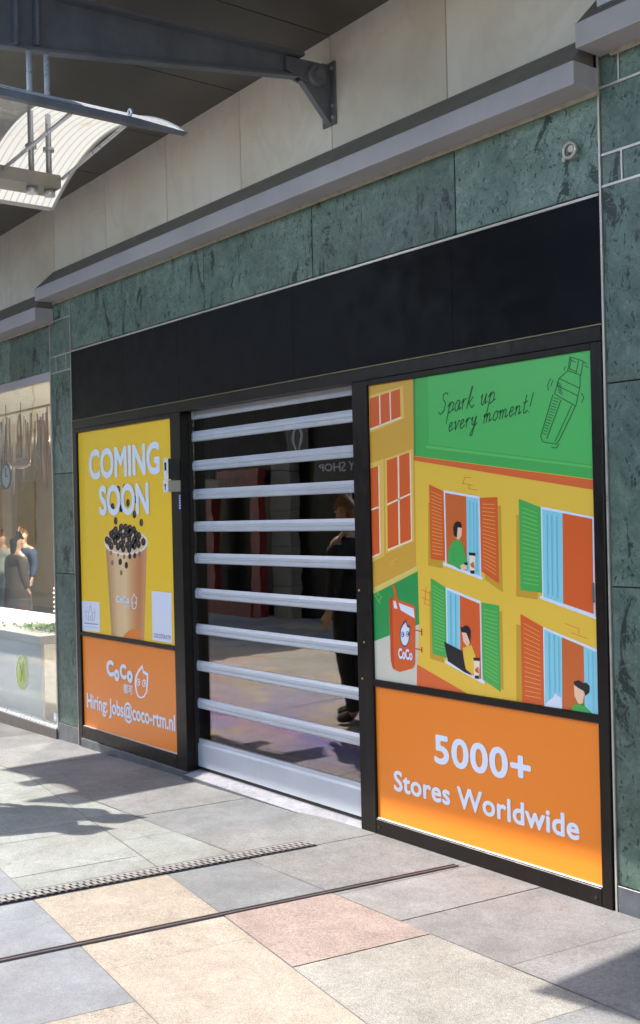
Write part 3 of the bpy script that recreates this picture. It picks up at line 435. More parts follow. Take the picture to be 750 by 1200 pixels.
('yel','printed_pearls',6,'pearl','69310 14063 69349 13945 69448 13850 69587 13796 69739 13794 69874 13845 69965 13939 69993 14057 69953 14176 69854 14271 69714 14325 69562 14326 69428 14274 69338 14181|66979 14119 67017 14004 67111 13911 67243 13858 67388 13857 67517 13907 67603 13998 67630 14114 67592 14229 67497 14323 67364 14375 67219 14376 67092 14326 67006 14234|70284 14923 70324 14805 70424 14709 70566 14656 70721 14655 70859 14708 70951 14804 70980 14923 70940 15043 70838 15139 70695 15191 70540 15191 70404 15138 70312 15042|68180 15390 68218 15274 68315 15181 68450 15130 68599 15130 68731 15182 68819 15276 68847 15393 68808 15510 68711 15604 68574 15655 68426 15654 68295 15601 68207 15507|66306 14811 66343 14697 66436 14605 66566 14554 66709 14553 66836 14603 66921 14695 66947 14810 66910 14925 66816 15017 66685 15068 66542 15067 66417 15016 66332 14925|68544 14456 68583 14339 68680 14245 68817 14192 68966 14191 69099 14242 69188 14335 69216 14453 69177 14570 69079 14665 68941 14718 68792 14718 68660 14666 68572 14573|70566 14386 70607 14266 70708 14170 70851 14116 71007 14114 71145 14166 71238 14262 71267 14382 71226 14502 71124 14599 70980 14652 70825 14653 70687 14600 70595 14505|68153 14924 68191 14808 68287 14715 68423 14662 68572 14662 68703 14713 68792 14807 68819 14924 68781 15041 68683 15135 68547 15187 68399 15186 68268 15134 68180 15041|67944 14169 67982 14053 68078 13958 68213 13905 68361 13904 68492 13954 68580 14047 68607 14163 68569 14280 68472 14375 68336 14427 68188 14428 68058 14377 67971 14285|67286 14232 67324 14117 67418 14023 67552 13970 67697 13969 67827 14019 67914 14111 67941 14227 67903 14343 67807 14437 67673 14489 67527 14490 67399 14439 67313 14347|69895 15042 69935 14924 70035 14829 70175 14776 70329 14775 70466 14828 70558 14924 70586 15043 70546 15162 70445 15257 70304 15310 70150 15309 70014 15256 69923 15161'),
('yel','printed_pearls',1,'pearl','68823 16684 68866 16550 68971 16452 69110 16418 69246 16457 69343 16557 69373 16694 69330 16828 69224 16926 69085 16959 68949 16920 68853 16819|67820 17061 67862 16928 67965 16832 68101 16799 68235 16838 68329 16938 68359 17073 68316 17206 68213 17302 68076 17334 67943 17295 67850 17195|66726 17255 66768 17124 66868 17029 67001 16997 67131 17035 67224 17134 67253 17268 67211 17399 67110 17494 66977 17526 66847 17487 66755 17388|66940 16248 66982 16116 67083 16020 67216 15986 67347 16023 67440 16122 67469 16255 67427 16387 67326 16483 67192 16516 67061 16479 66969 16380|66018 15700 66059 15569 66158 15474 66289 15439 66417 15475 66508 15572 66537 15704 66496 15835 66396 15931 66265 15965 66137 15928 66047 15831|69666 15847 69710 15711 69817 15612 69958 15576 70097 15614 70195 15715 70226 15852 70182 15988 70074 16087 69932 16122 69794 16084 69697 15983|69185 18009 69229 17875 69334 17779 69474 17747 69612 17787 69709 17889 69740 18027 69696 18161 69589 18257 69449 18289 69312 18248 69216 18146|68286 18098 68329 17965 68432 17870 68570 17838 68705 17878 68800 17980 68830 18115 68787 18249 68682 18344 68545 18375 68410 18334 68316 18233|70077 16825 70121 16689 70229 16591 70372 16556 70511 16595 70610 16698 70642 16836 70597 16972 70489 17070 70345 17104 70206 17064 70108 16962'),
('yel','printed_pearls',2,'pearlh','68957 16757 68978 16699 69023 16676 69066 16700 69082 16759 69061 16817 69015 16840 68972 16815|67951 17133 67972 17076 68016 17053 68058 17078 68073 17136 68053 17193 68008 17216 67966 17191|66854 17327 66874 17271 66918 17248 66959 17273 66974 17330 66954 17386 66910 17409 66869 17384|67069 16319 67089 16262 67133 16239 67174 16263 67189 16320 67169 16377 67125 16400 67084 16376|66144 15769 66164 15713 66207 15690 66247 15714 66262 15770 66242 15827 66199 15850 66159 15826|69802 15919 69824 15861 69870 15837 69913 15861 69929 15920 69908 15979 69862 16003 69818 15978|69320 18084 69341 18026 69387 18004 69430 18029 69446 18088 69424 18146 69379 18169 69335 18143|68418 18172 68439 18115 68484 18092 68526 18118 68542 18176 68521 18233 68476 18256 68433 18230|70214 16899 70236 16840 70282 16817 70326 16842 70342 16901 70321 16960 70274 16983 70230 16958'),
('yel','printed_pearls',3,'pearl','69147 13017 69186 12899 69282 12810 69409 12776 69533 12805 69622 12889 69650 13007 69611 13126 69514 13214 69387 13248 69262 13219 69175 13134|68265 12802 68303 12684 68397 12596 68522 12562 68645 12590 68731 12674 68759 12791 68720 12909 68625 12996 68500 13030 68378 13001 68292 12918|67772 13416 67806 13311 67890 13233 68001 13203 68110 13229 68187 13305 68212 13409 68177 13514 68093 13592 67981 13622 67873 13596 67796 13520|67069 13485 67103 13381 67185 13304 67295 13274 67402 13300 67478 13375 67502 13478 67468 13583 67385 13660 67275 13690 67168 13663 67093 13588'),
('yel','printed_pearls',3,'pearlm','69082 12266 69114 12171 69190 12100 69292 12071 69391 12094 69462 12161 69484 12255 69453 12350 69376 12421 69274 12449 69175 12426 69105 12359|70393 12921 70425 12825 70503 12753 70608 12725 70710 12748 70782 12817 70805 12912 70773 13009 70694 13080 70589 13108 70487 13084 70415 13016|68632 13379 68659 13296 68726 13235 68814 13212 68900 13232 68961 13291 68980 13373 68953 13456 68886 13517 68798 13540 68712 13520 68651 13460|66421 13610 66450 13518 66523 13449 66619 13423 66713 13446 66779 13513 66800 13604 66771 13696 66698 13765 66602 13790 66508 13767 66442 13701|70565 13610 70593 13526 70662 13463 70754 13440 70843 13461 70907 13521 70927 13605 70899 13689 70829 13751 70738 13775 70648 13753 70585 13693|69552 13482 69571 13422 69620 13378 69684 13361 69746 13376 69791 13419 69805 13478 69785 13538 69736 13582 69672 13598 69610 13583 69566 13541'),
('yel','crest_card',1,'card','75617 10017 72702 10062 72757 7895 75617 7850'),
('yel','crest_card',2,'inkgrey','74837 8711 74913 9376 74980 9370 74904 8705|74980 9360 74491 9139 74440 9162 74929 9382|74445 9148 74143 9770 74208 9772 74510 9150|74214 9765 73895 9143 73831 9154 74149 9776|73851 9140 73376 9388 73422 9405 73898 9158|73439 9398 73633 8714 73567 8715 73374 9398|74521 8611 74554 9038 74621 9032 74588 8605|74623 9023 74246 8798 74191 8818 74567 9044|74201 8803 73912 9103 73972 9112 74262 8811|73981 9104 73896 8647 73830 8655 73915 9111|74691 9494 74685 9626 74752 9622 74758 9491|74143 9820 74138 9915 74204 9912 74209 9817|73556 9471 73521 9602 73586 9602 73621 9470|74890 8675 73590 8694 73582 8724 74881 8705|75205 8366 73066 8406 73044 8489 75181 8451|75182 8156 73149 8184 73141 8208 75174 8181'),
('yel','handle_card',1,'card','65084 11180 62498 11148 62558 7907 65122 7923'),
('or','logo_face',1,'paper','66563 6166 66445 5783 66513 5599 66604 5926|66445 5783 65779 5651 65992 5483 66513 5599|65779 5651 65857 4902 66057 4846 65992 5483|65857 4902 66017 4339 66183 4367 66057 4846|66017 4339 66438 3985 66513 4069 66183 4367|66438 3985 66897 3854 66872 3962 66513 4069|66897 3854 67350 3945 67225 4043 66872 3962|67350 3945 67609 4326 67425 4369 67225 4043|67609 4326 67726 4813 67513 4783 67425 4369|67726 4813 67563 5330 67385 5220 67513 4783|67563 5330 67151 5780 67063 5600 67385 5220|67151 5780 66563 6166 66604 5926 67063 5600|66914 4954 66947 4836 67028 4861 67006 4945|66947 4836 67028 4735 67082 4790 67028 4861|67028 4735 67141 4672 67158 4745 67082 4790|67141 4672 67264 4659 67240 4737 67158 4745|67264 4659 67373 4698 67312 4765 67240 4737|67373 4698 67445 4783 67360 4826 67312 4765|67445 4783 67467 4896 67375 4906 67360 4826|67467 4896 67435 5015 67353 4990 67375 4906|67435 5015 67353 5116 67298 5061 67353 4990|67353 5116 67240 5179 67223 5105 67298 5061|67240 5179 67117 5191 67141 5114 67223 5105|67117 5191 67008 5151 67069 5085 67141 5114|67008 5151 66936 5067 67021 5024 67069 5085|66936 5067 66914 4954 67006 4945 67021 5024|67075 4937 67099 4865 67149 4830 67196 4854 67213 4923 67190 4996 67139 5030 67092 5006|66123 4961 66155 4844 66235 4869 66213 4952|66155 4844 66234 4744 66288 4798 66235 4869|66234 4744 66345 4681 66362 4754 66288 4798|66345 4681 66466 4668 66443 4746 66362 4754|66466 4668 66573 4707 66514 4774 66443 4746|66573 4707 66645 4791 66561 4834 66514 4774|66645 4791 66667 4904 66576 4913 66561 4834|66667 4904 66634 5021 66554 4996 66576 4913|66634 5021 66554 5121 66500 5067 66554 4996|66554 5121 66443 5184 66426 5111 66500 5067|66443 5184 66322 5196 66345 5119 66426 5111|66322 5196 66215 5157 66274 5091 66345 5119|66215 5157 66144 5073 66227 5031 66274 5091|66144 5073 66123 4961 66213 4952 66227 5031|66281 4945 66304 4872 66353 4838 66400 4862 66417 4930 66394 5002 66344 5036 66298 5012'),
('yel','cup_logo',3,'paper','67429 10926 67379 10737 67408 10679 67445 10842|67379 10737 67093 10654 67184 10607 67408 10679|67093 10654 67129 10292 67214 10295 67184 10607|67129 10292 67200 10023 67270 10064 67214 10295|67200 10023 67381 9865 67412 9929 67270 10064|67381 9865 67578 9817 67566 9889 67412 9929|67578 9817 67770 9876 67715 9940 67566 9889|67770 9876 67878 10068 67799 10106 67715 9940|67878 10068 67926 10306 67835 10311 67799 10106|67926 10306 67856 10550 67780 10520 67835 10311|67856 10550 67680 10756 67642 10696 67780 10520|67680 10756 67429 10926 67445 10842 67642 10696|67634 10265 67658 10193 67708 10161 67756 10188 67774 10258 67750 10330 67699 10362 67651 10335|67263 10283 67287 10212 67337 10180 67385 10207 67402 10276 67378 10348 67328 10380 67280 10353'),
('emb','emblem',1,'lime2','85863 3777 85909 3458 86103 3477 86064 3758|85909 3458 86011 3149 86188 3205 86103 3477|86011 3149 86163 2864 86314 2956 86188 3205|86163 2864 86358 2619 86477 2741 86314 2956|86358 2619 86587 2425 86666 2572 86477 2741|86587 2425 86839 2292 86875 2457 86666 2572|86839 2292 87101 2227 87091 2402 86875 2457|87101 2227 87360 2234 87305 2410 87091 2402|87360 2234 87603 2313 87505 2482 87305 2410|87603 2313 87818 2461 87681 2613 87505 2482|87818 2461 87994 2670 87825 2797 87681 2613|87994 2670 88120 2930 87928 3026 87825 2797|88120 2930 88191 3227 87986 3287 87928 3026|88191 3227 88203 3547 87994 3568 87986 3287|88203 3547 88155 3873 87954 3853 87994 3568|88155 3873 88050 4188 87866 4128 87954 3853|88050 4188 87893 4475 87736 4380 87866 4128|87893 4475 87692 4721 87571 4594 87736 4380|87692 4721 87459 4912 87378 4762 87571 4594|87459 4912 87204 5040 87168 4873 87378 4762|87204 5040 86941 5098 86951 4924 87168 4873|86941 5098 86684 5085 86739 4911 86951 4924|86684 5085 86445 5000 86541 4836 86739 4911|86445 5000 86235 4850 86368 4703 86541 4836|86235 4850 86065 4641 86228 4518 86368 4703|86065 4641 85943 4383 86128 4291 86228 4518|85943 4383 85874 4091 86072 4034 86128 4291|85874 4091 85863 3777 86064 3758 86072 4034|87655 4360 87354 4504 87226 4167 86946 3961 86979 4422 86671 4740 86455 4470 86668 3756 86462 3314 86720 2825 87317 2529 87711 2837 87790 3529 87534 3905'),
('emb','emblem',2,'emd','87452 4154 87177 3566 86975 3602 87250 4189|87180 3610 87405 2856 87201 2870 86976 3622|86822 4334 86983 3600 86837 3610 86677 4344|86983 3617 86835 3029 86690 3051 86838 3639'),
]
HAND = [
'36849 21339 36937 21479 37151 21394 37193 21185 37033 21001 37115 20681 37378 20484 37527 20630',
'36895 20796 36710 21007 37037 20001',
'36786 20805 36601 21015 36494 20926 36608 20623 36792 20510 36862 20603',
'36608 20623 36453 20684',
'36084 21006 36219 21045 36405 20835 36420 20578 36297 20568 36084 21006 36182 20607 36017 20718',
'36005 20866 35856 21073 35974 20574',
'35914 20873 35747 21082 35646 21050',
'35974 20574 35970 20594',
'35684 20597 35302 21606 35258 21561 35589 20800',
'35239 21121 35527 20844 35357 20622 35206 20751',
'34778 21010 34657 21166 34774 20765 34685 20674 34425 21165 34548 20734 34384 20835',
'34334 20995 34149 21206 34476 20200',
'34225 21004 34040 21214 33933 21125 34047 20822 34231 20709 34301 20802',
'34047 20822 33892 20883',
'36854 19826 36627 19947 36614 20079 36737 20051 36858 19809 36810 19650 36554 19823',
'36496 20009 36391 20101 36447 19702 36169 20123 36098 20064',
'36119 19898 35891 20019 35878 20151 36002 20123 36123 19881 36075 19722 35819 19895',
'35779 19997 35639 20175 35750 19754',
'35693 20005 35536 20185 35441 20161',
'35750 19754 35746 19771',
'35410 20074 35297 20208 35389 19871 35296 19839 35074 20230 35399 19378 35527 19407 35328 19697 35039 19938',
'34641 20150 34544 20282 34655 19861',
'34599 20113 34441 20292 34405 20230 34501 19876',
'34445 20128 34287 20307 34234 20247 34323 19927 34150 20026',
'33826 20353 33998 20254 34085 20016 33988 19927 33825 20058 33789 20291 33843 20351 33670 20302',
'33683 20244 33586 20376 33697 19955',
'33641 20207 33484 20386 33447 20324 33543 19970',
'33487 20222 33330 20401 33276 20341 33365 20021 33192 20120',
'33109 20194 32881 20314 32868 20447 32991 20418 33112 20177 33065 20017 32808 20190',
'32759 20334 32663 20467 32774 20046',
'32717 20298 32560 20477 32490 20418 32578 20098 32405 20197',
'32082 20893 32310 20173 32261 20096 32061 20239',
'32311 20542 32024 20628',
'31713 20970 31917 20360',
'31993 20172 31996 20122',
]
TEXTBOX = {
'COMING':(-7.3852,-6.3582,1.8945,2.0887),
'SOON':(-7.2316,-6.5126,1.6326,1.8264),
'Hiring':(-7.5036,-6.2367,0.2288,0.3293),
'CoCo':(-7.1784,-6.7915,0.4727,0.5826),
'hanzi':(-6.9316,-6.7966,0.3956,0.4621),
'5000+':(-3.8318,-3.2333,0.4238,0.5492),
'Stores Worldwide':(-4.1241,-2.979,0.239,0.3322),
'cupcoco':(-7.011,-6.8159,1.0191,1.0644),
'cuphanzi':(-6.884,-6.818,0.9795,1.0076),
'handle':(-6.4904,-6.2681,0.8119,0.8397),
'signcoco':(-4.0667,-3.9646,0.8904,0.9366),
}
X0, X1 = -26.0, 6.0
L2 = lambda x: -.684 - .158 * (x + 7.127)
L1 = lambda x, k=0: -1.643 - .1265 * (x + 5.037) - .625 * k
far = [(X0, -13), (X1, -13), (X1, -.72), (X0, -.72)]
def below(p, f): s = f(1) - f(0); return clip(p, s, -1, -f(0))          # y <= f(x)
def above(p, f): s = f(1) - f(0); return clip(p, -s, 1, f(0))
def crosscut(p, s0, s1): return clip(clip(p, 1, -.16, s0), -1, .16, -s1)     # s0 <= x - .16 y <= s1
# slabs along the shop fronts
jx = [X0, -12.3, -11.5, -10.7, -9.9, -9.1, -8.4, -7.75, -7.12, -6.53, -5.93, -5.36, -4.86, -4.27, -3.6, -3.2, -2.63, -2.02, -1.4, -.8, -.2, .5, 1.2, 2, 3, 4, X1]
wk = ['slate', 'slate', 'slate_dark', 'slate', 'mauve', 'slate']
for i, (a, b_) in enumerate(zip(jx, jx[1:])):
    key = 'mauve' if a > -3.7 else wk[i % 3]
    slab([(a - .08, -.72), (b_ - .08, -.72), (b_ + .02, -.002), (a + .02, -.002)], key)
# wedge between the straight course and the turned paving
sw = [-8, -7.3, -6.7, -6.1, -5.45, -4.9, -4.28, -3.61, -2.99, -2.2, -1.4, -.6, .2, 1, 1.8, 2.6, 3.4, 4.2, 5, 6, 7]
for a, b_ in zip(sw, sw[1:]):
    key = 'pale' if b_ <= -4.2 else 'slate_dark' if b_ <= -3.6 else 'red' if b_ <= -2.9 else 'beige' if b_ <= -2.1 else rg.choice(['tan', 'beige', 'red', 'slate'])
    slab(crosscut(above(far, L2), a, b_), key)
s1 = [-24 + .62 * i for i in range(31)] + [-5.2, -4.59, -4.28, -3.61, -3.325, -2.35, -1.7, -1.05, -.4, .3, 1, 1.7, 2.4, 3.1, 3.8, 4.5, 5.2, 6, 7]
for a, b_ in zip(s1, s1[1:]):
    key = 'pale' if b_ <= -4.2 else 'tan' if b_ < -2 else rg.choice(['beige', 'tan', 'slate', 'mauve'])
    slab(crosscut(above(below(far, L2), L1), a, b_), key)
for k in range(0, 20):
    off = rg.uniform(-.2, .2)
    s2 = [-24 + .66 * i + (off if k > 2 else 0) for i in range(30)]
    s2 = [s for s in s2 if s < -4.7] + [-4.28, -3.61, -3.02, -2.4, -1.7, -1, -.3, .4, 1.1, 1.8, 2.5, 3.2, 4, 5, 6, 7]
    for a, b_ in zip(s2, s2[1:]):
        if k < 2 and b_ <= -3.0: key = 'blue' if k == 0 or b_ < -4 else 'pale'
        elif k < 2: key = rg.choice(['tan', 'beige', 'tan'])
        else: key = rg.choice(['slate', 'tan', 'tan', 'beige', 'red', 'pale', 'slate', 'blue'])
        slab(crosscut(above(below(far, lambda x, k=k: L1(x, k)), lambda x, k=k: L1(x, k + 1)), a, b_), key)
tag(gb.build('pavement', None, None, normals=False), kind='structure')

# drain grate and slot rails let into the paving
def along(s, y): return s + .16 * y
g = thing('drain_grate', 'galvanised drain grating with rows of small openings set in the paving', 'drain grate', (-4.3, -.38, gz(-4.3)))
b = MB(); c = MB(); Y0, Y1 = -3.4, -.36; n = 100; wdt = .045
M_galv = mat('galvanised_steel', (.32, .30, .29), .45, .15, .3, 30)
def gq(mb, s0, s1, y0, y1, z, m): mb.poly([(along(s0, y0), y0, gz(-4.3) + z), (along(s1, y0), y0, gz(-4.3) + z), (along(s1, y1), y1, gz(-4.3) + z), (along(s0, y1), y1, gz(-4.3) + z)], m)
gq(c, -4.325, -4.235, Y0, Y1, .0025, mat('dark_channel', (.075, .065, .062), .8, 0, .4, 30)); c.build('channel', None, g, normals=False)  # flat dark sheet just under the bars, visible through the openings
for s0 in (-4.328, -4.2395): gq(b, s0, s0 + .008, Y0, Y1, .009, mat('galvanised_edge', (.13, .12, .12), .5, .2, .3, 30))
gq(b, -4.2835, -4.2765, Y0, Y1, .009, M_galv)
for i in range(n):
    y = Y0 + (Y1 - Y0) * i / n; dy = (Y1 - Y0) / n
    o1, o2 = 0, dy * .5
    gq(b, -4.320, -4.2835, y + o1, y + o1 + dy * .64, .008, M_galv); gq(b, -4.2765, -4.2395, y + o2, y + o2 + dy * .64, .008, M_galv)
b.build('grating', None, g, normals=False)
g = thing('slot_drain', 'narrow steel edged slot running across the paving to the right poster', 'slot drain', (-3.6, -.08, 0))
M_rail = mat('dark_steel_rail', (.12, .10, .10), .4, .5, .2, 20)
def rail(s0, s1, z0, z1, m, nm):
    b = MB(); q = [(along(s0, -3.6), -3.6), (along(s1, -3.6), -3.6), (along(s1, -.075), -.075), (along(s0, -.075), -.075)]
    b.prism(q, z0, z1, m, axis='z'); return b.build(nm, None, g)
rail(-3.626, -3.618, -.003, .006, M_rail, 'edge_rail'); rail(-3.604, -3.596, -.003, .006, M_rail, 'edge_rail'); rail(-3.618, -3.604, -.003, .003, mat('slot_dust', (.16, .12, .11), .8, 0, .3, 30), 'slot')

# ------------------------------------------------------------------ building with its fascia, cladding and cornices
G = .0035
b = MB(); b.box(X0, X1, .05, .5, 3.3, 8.5, m=M_dark)
tag(b.build('upper_wall', M_dark), 'dark core of the shopping building above its pale marble facing', 'wall')
fa = thing('marble_fascia', 'pale veined marble band of tall slabs above the grey cornices', 'marble cladding', (-5.5, 0, 3.4))
b = MB(); js = [-4.493 + .8485 * k for k in range(-25, 12)]
for a, b_ in zip(js, js[1:]):
    zb = 3.25 if b_ < -7.8 else 3.485 if b_ < -2.7 else 3.62
    if a < -2.80 < b_: b.box(a + G, -2.80, 0, .045, 3.485, 4.6, bev=.002); b.box(-2.80 + .0002, b_ - G, 0, .045, 3.62, 4.6)
    else: b.box(a + G, b_ - G, 0, .045, zb, 4.6, bev=.002)
b.build('slab_facing', M_marble, fa); b = MB(); b.box(X0, X1, .020, .048, 3.25, 4.6); b.build('joint_backing', mat('brown_joint', (.16, .10, .06), .9), fa)

def cladding(name, label, x0, x1, z0, z1, joints, zj=(), y=0.0, par=None):
    t = par or thing(name, label, 'wall cladding' if 'band' in label else 'pilaster', ((x0 + x1) / 2, y, z0)); b = MB()
    jj = [x0] + list(joints) + [x1]; zz = [z0] + list(zj) + [z1]
    for a, c_ in zip(jj, jj[1:]):
        for e, f in zip(zz, zz[1:]): b.box(a + .0038, c_ - .0038, y, y + .05, e + .0025, f - .0025, bev=.0015)
    b.build('marble_facing', M_green, t)
    b = MB(); b.box(x0 + .001, x1 - .001, y + .012, y + .055, z0 + .001, z1 - .001); b.build('joint_backing', M_groove, t); return t
TR = .013
cladding('marble_lintel', 'long green marble band under the cornice over the black sign board', -7.627, -2.800, 2.856, 3.256, [-6.83, -5.77, -4.682, -3.609])
cladding('marble_lintel', 'green marble band over the neighbouring shop window at far left', -14, -7.998, 2.742, 3.115, [-13, -12, -11, -9.9, -8.774])
def pilaster(label, x0, x1, zs, zb, vx_lo, vx_hi, zground, hi):
    t = thing('marble_pilaster', label, 'pilaster', ((x0 + x1) / 2, 0, zground)); b = MB()
    # strips: horizontal ones at zs, short vertical ones between the lower pair
    z3, z2, z1, ztop = zs
    cols = [x0] + vx_lo + [x1]
    for a, c_ in zip(cols, cols[1:]): b.box(a + .006, c_ - .006, 0, .05, z3 + .006, z2 - .006, bev=.0012)
    b.box(x0 + .006, x1 - .006, 0, .05, z2 + .006, z1 - .006, bev=.0012)
    cols = [x0] + vx_hi + [x1]
    for a, c_ in zip(cols, cols[1:]): b.box(a + .006, c_ - .006, 0, .05, z1 + .006, ztop, bev=.0012)
    zz = zb + [z3]
    for e, f in zip(zz, zz[1:]): b.box(x0 + .006, x1 - .006, 0, .05, e + .002, f - .003, bev=.0012)
    b.build('marble_facing', M_green, t)
    b = MB()
    for z in (z3, z2, z1): b.box(x0 + .004, x1 - .004, -.004, .02, z - .005, z + .005)
    for x in vx_lo: b.box(x - .004, x + .004, -.0035, .02, z3 + .005, z2 - .005)
    for x in vx_hi: b.box(x - .004, x + .004, -.0035, .02, z1 + .005, ztop)
    for x in (x0, x1): b.box(x - .0055, x + .0035, -.008, .03, zground, ztop)
    b.build('metal_strip', M_strip, t)
    b = MB(); b.box(x0 + .006, x1 - .006, -.006, .05, zground, zb[0] - .002, bev=.002); b.build('plinth', M_plinth, t)
    b = MB(); b.box(x0 + .002, x1 - .002, .03, .056, zground, ztop); b.build('joint_backing', M_groove, t)
    return t
pilaster('narrow green marble pilaster between the shop window and the yellow poster', -7.992, -7.633, [2.720, 2.843, 3.112, 3.24], [.055, 1.195, 1.951], [-7.896, -7.722], [], -.11, False)
pilaster('green marble pilaster at the right edge beside the large street picture', -2.793, -2.434, [2.872, 2.996, 3.262, 3.39], [.105, 1.287, 2.092], [-2.692], [-2.697], -.01, True)
# the next bay to the right, outside the picture, closes the wall
cladding('marble_lintel', 'green marble band continuing past the right-hand pilaster', -2.428, 4, .0, 3.39, [-1.6, -.8, .2, 1.2, 2.2, 3.2], [.9, 1.8, 2.6])

def cornice(label, x0, x1, zb, zt, zm, cl, cr):
    t = thing('cornice', label, 'cornice', ((x0 + x1) / 2, 0, zb)); b = MB()
    b.box(x0, x1, -.15, 0, zb, zt, bev=.003)
    b.build('box_gutter', M_gutter, t)
    b = MB(); b.prism([(-.146, zt + .001), (-.0015, zm), (-.0015, zt + .001)], x0 + (.006 if cl else 0), x1 - .02); b.build('flashing', M_flash, t)
    b = MB(); b.box(x0 + .06, x1 - .004, -.02, -.002, zb - .014, zb - .001); b.build('sealing_strip', mat('cream_sealant', (.50, .45, .36), .6, 0, .3, 20), t)
    return t
cornice('long grey metal cornice box running above the green band over the shop', -7.925, -2.797, 3.252, 3.345, 3.486, True, False)
cornice('short stretch of grey cornice stepped up at the upper right corner', -2.786, 5, 3.385, 3.482, 3.625, True, False)
cornice('lower grey cornice over the neighbouring shop at the left edge', -14, -7.93, 3.112, 3.208, 3.36, False, False)
t = thing('light_fitting', 'small grey light fitting standing on the cornice at the upper right corner', 'light fitting', (-2.66, -.09, 3.50))
part('housing', M_beam, t, (-2.705, -2.585, -.12, -.055, 3.512, 3.58)); part('bracket', M_flash, t, (-2.66, -2.64, -.095, -.075, 3.482, 3.511)); part('lens', M_alu2, t, (-2.698, -2.592, -.126, -.1205, 3.52, 3.572))
t = thing('eye_bolt', 'pale metal ring bolted to the green marble near the upper right', 'ring bolt', (-2.93, 0, 3.05))
b = MB(); b.torus((-2.925, -.028, 3.050), .030, .008); b.build('ring', M_strip, t); b = MB(); b.cyl((-2.915, .002, 3.052), (-2.915, -.035, 3.052), .014); b.build('bolt', mat('beige_plug', (.55, .47, .36), .5), t)
b = MB(); b.cyl((-2.975, .0, 3.03), (-2.975, -.006, 3.03), .010); b.build('plug', mat('beige_plug', (.55, .47, .36), .5), t)

# ------------------------------------------------------------------ canopy, its bracket and the hanging vaulted lamp
zs = lambda x: 4.07 + .0215 * (x + 4.5)
cn = thing('canopy', 'dark flat canopy soffit jutting from the wall above the marble', 'canopy', (-5, -.6, 4.07))
b = MB(); YS = -2.27
for i in range(-26, 14):
    a = -4.48 + .865 * i; c_ = a + .865
    v = []
    b.b.verts.ensure_lookup_table()
    for x in (a + .004, c_ - .004):
        for y in (YS, -.003):
            for z in (zs(x), zs(x) + .03): v.append(b.b.verts.new((x, y, z)))
    for f in [(0, 1, 3, 2), (4, 6, 7, 5), (0, 4, 5, 1), (2, 3, 7, 6), (0, 2, 6, 4), (1, 5, 7, 3)]: b.b.faces.new([v[k] for k in f])
def mat_soffit():
    b = NB('soffit_panel'); p = b.pos()
    base = b.ramp(b.noise(p, 2.2, 6, .65), [(.3, (.040, .036, .032)), (.7, (.066, .060, .053))])
    sp = b.ramp(b.noise(b.mapping(p, (14, 9, 1)), 3.0, 4, .7), [(.60, 0), (.70, 1)]); ar = b.ramp(b.noise(p, 2.4, 2), [(.50, 0), (.62, 1)])
    c = b.mix(b.math('MULTIPLY', b.math('MULTIPLY', sp, ar), .5), base, (.14, .15, .13)); b.color(c)
    b.b.inputs['Roughness'].default_value = .38; return b.m
b.build('soffit_panel', mat_soffit(), cn)
b = MB(); b.prism([(YS, 4.05), (-.003, 4.05), (-.003, 4.34), (YS, 4.34)], -27, 7); bmesh.ops.translate(b.b, verts=b.b.verts, vec=(0, 0, .0))
for v in b.b.verts: v.co.z = (zs(v.co.x) + .032) if v.co.z < 4.2 else zs(v.co.x) + .25
b.build('roof_deck', M_groove, cn)
b = MB(); b.prism([(YS - .03, 0), (YS - .001, 0), (YS - .001, 1), (YS - .03, 1)], -27, 7)
for v in b.b.verts: v.co.z = zs(v.co.x) + (-.01 if v.co.z < .5 else .27)
b.build('edge_trim', M_beam, cn)

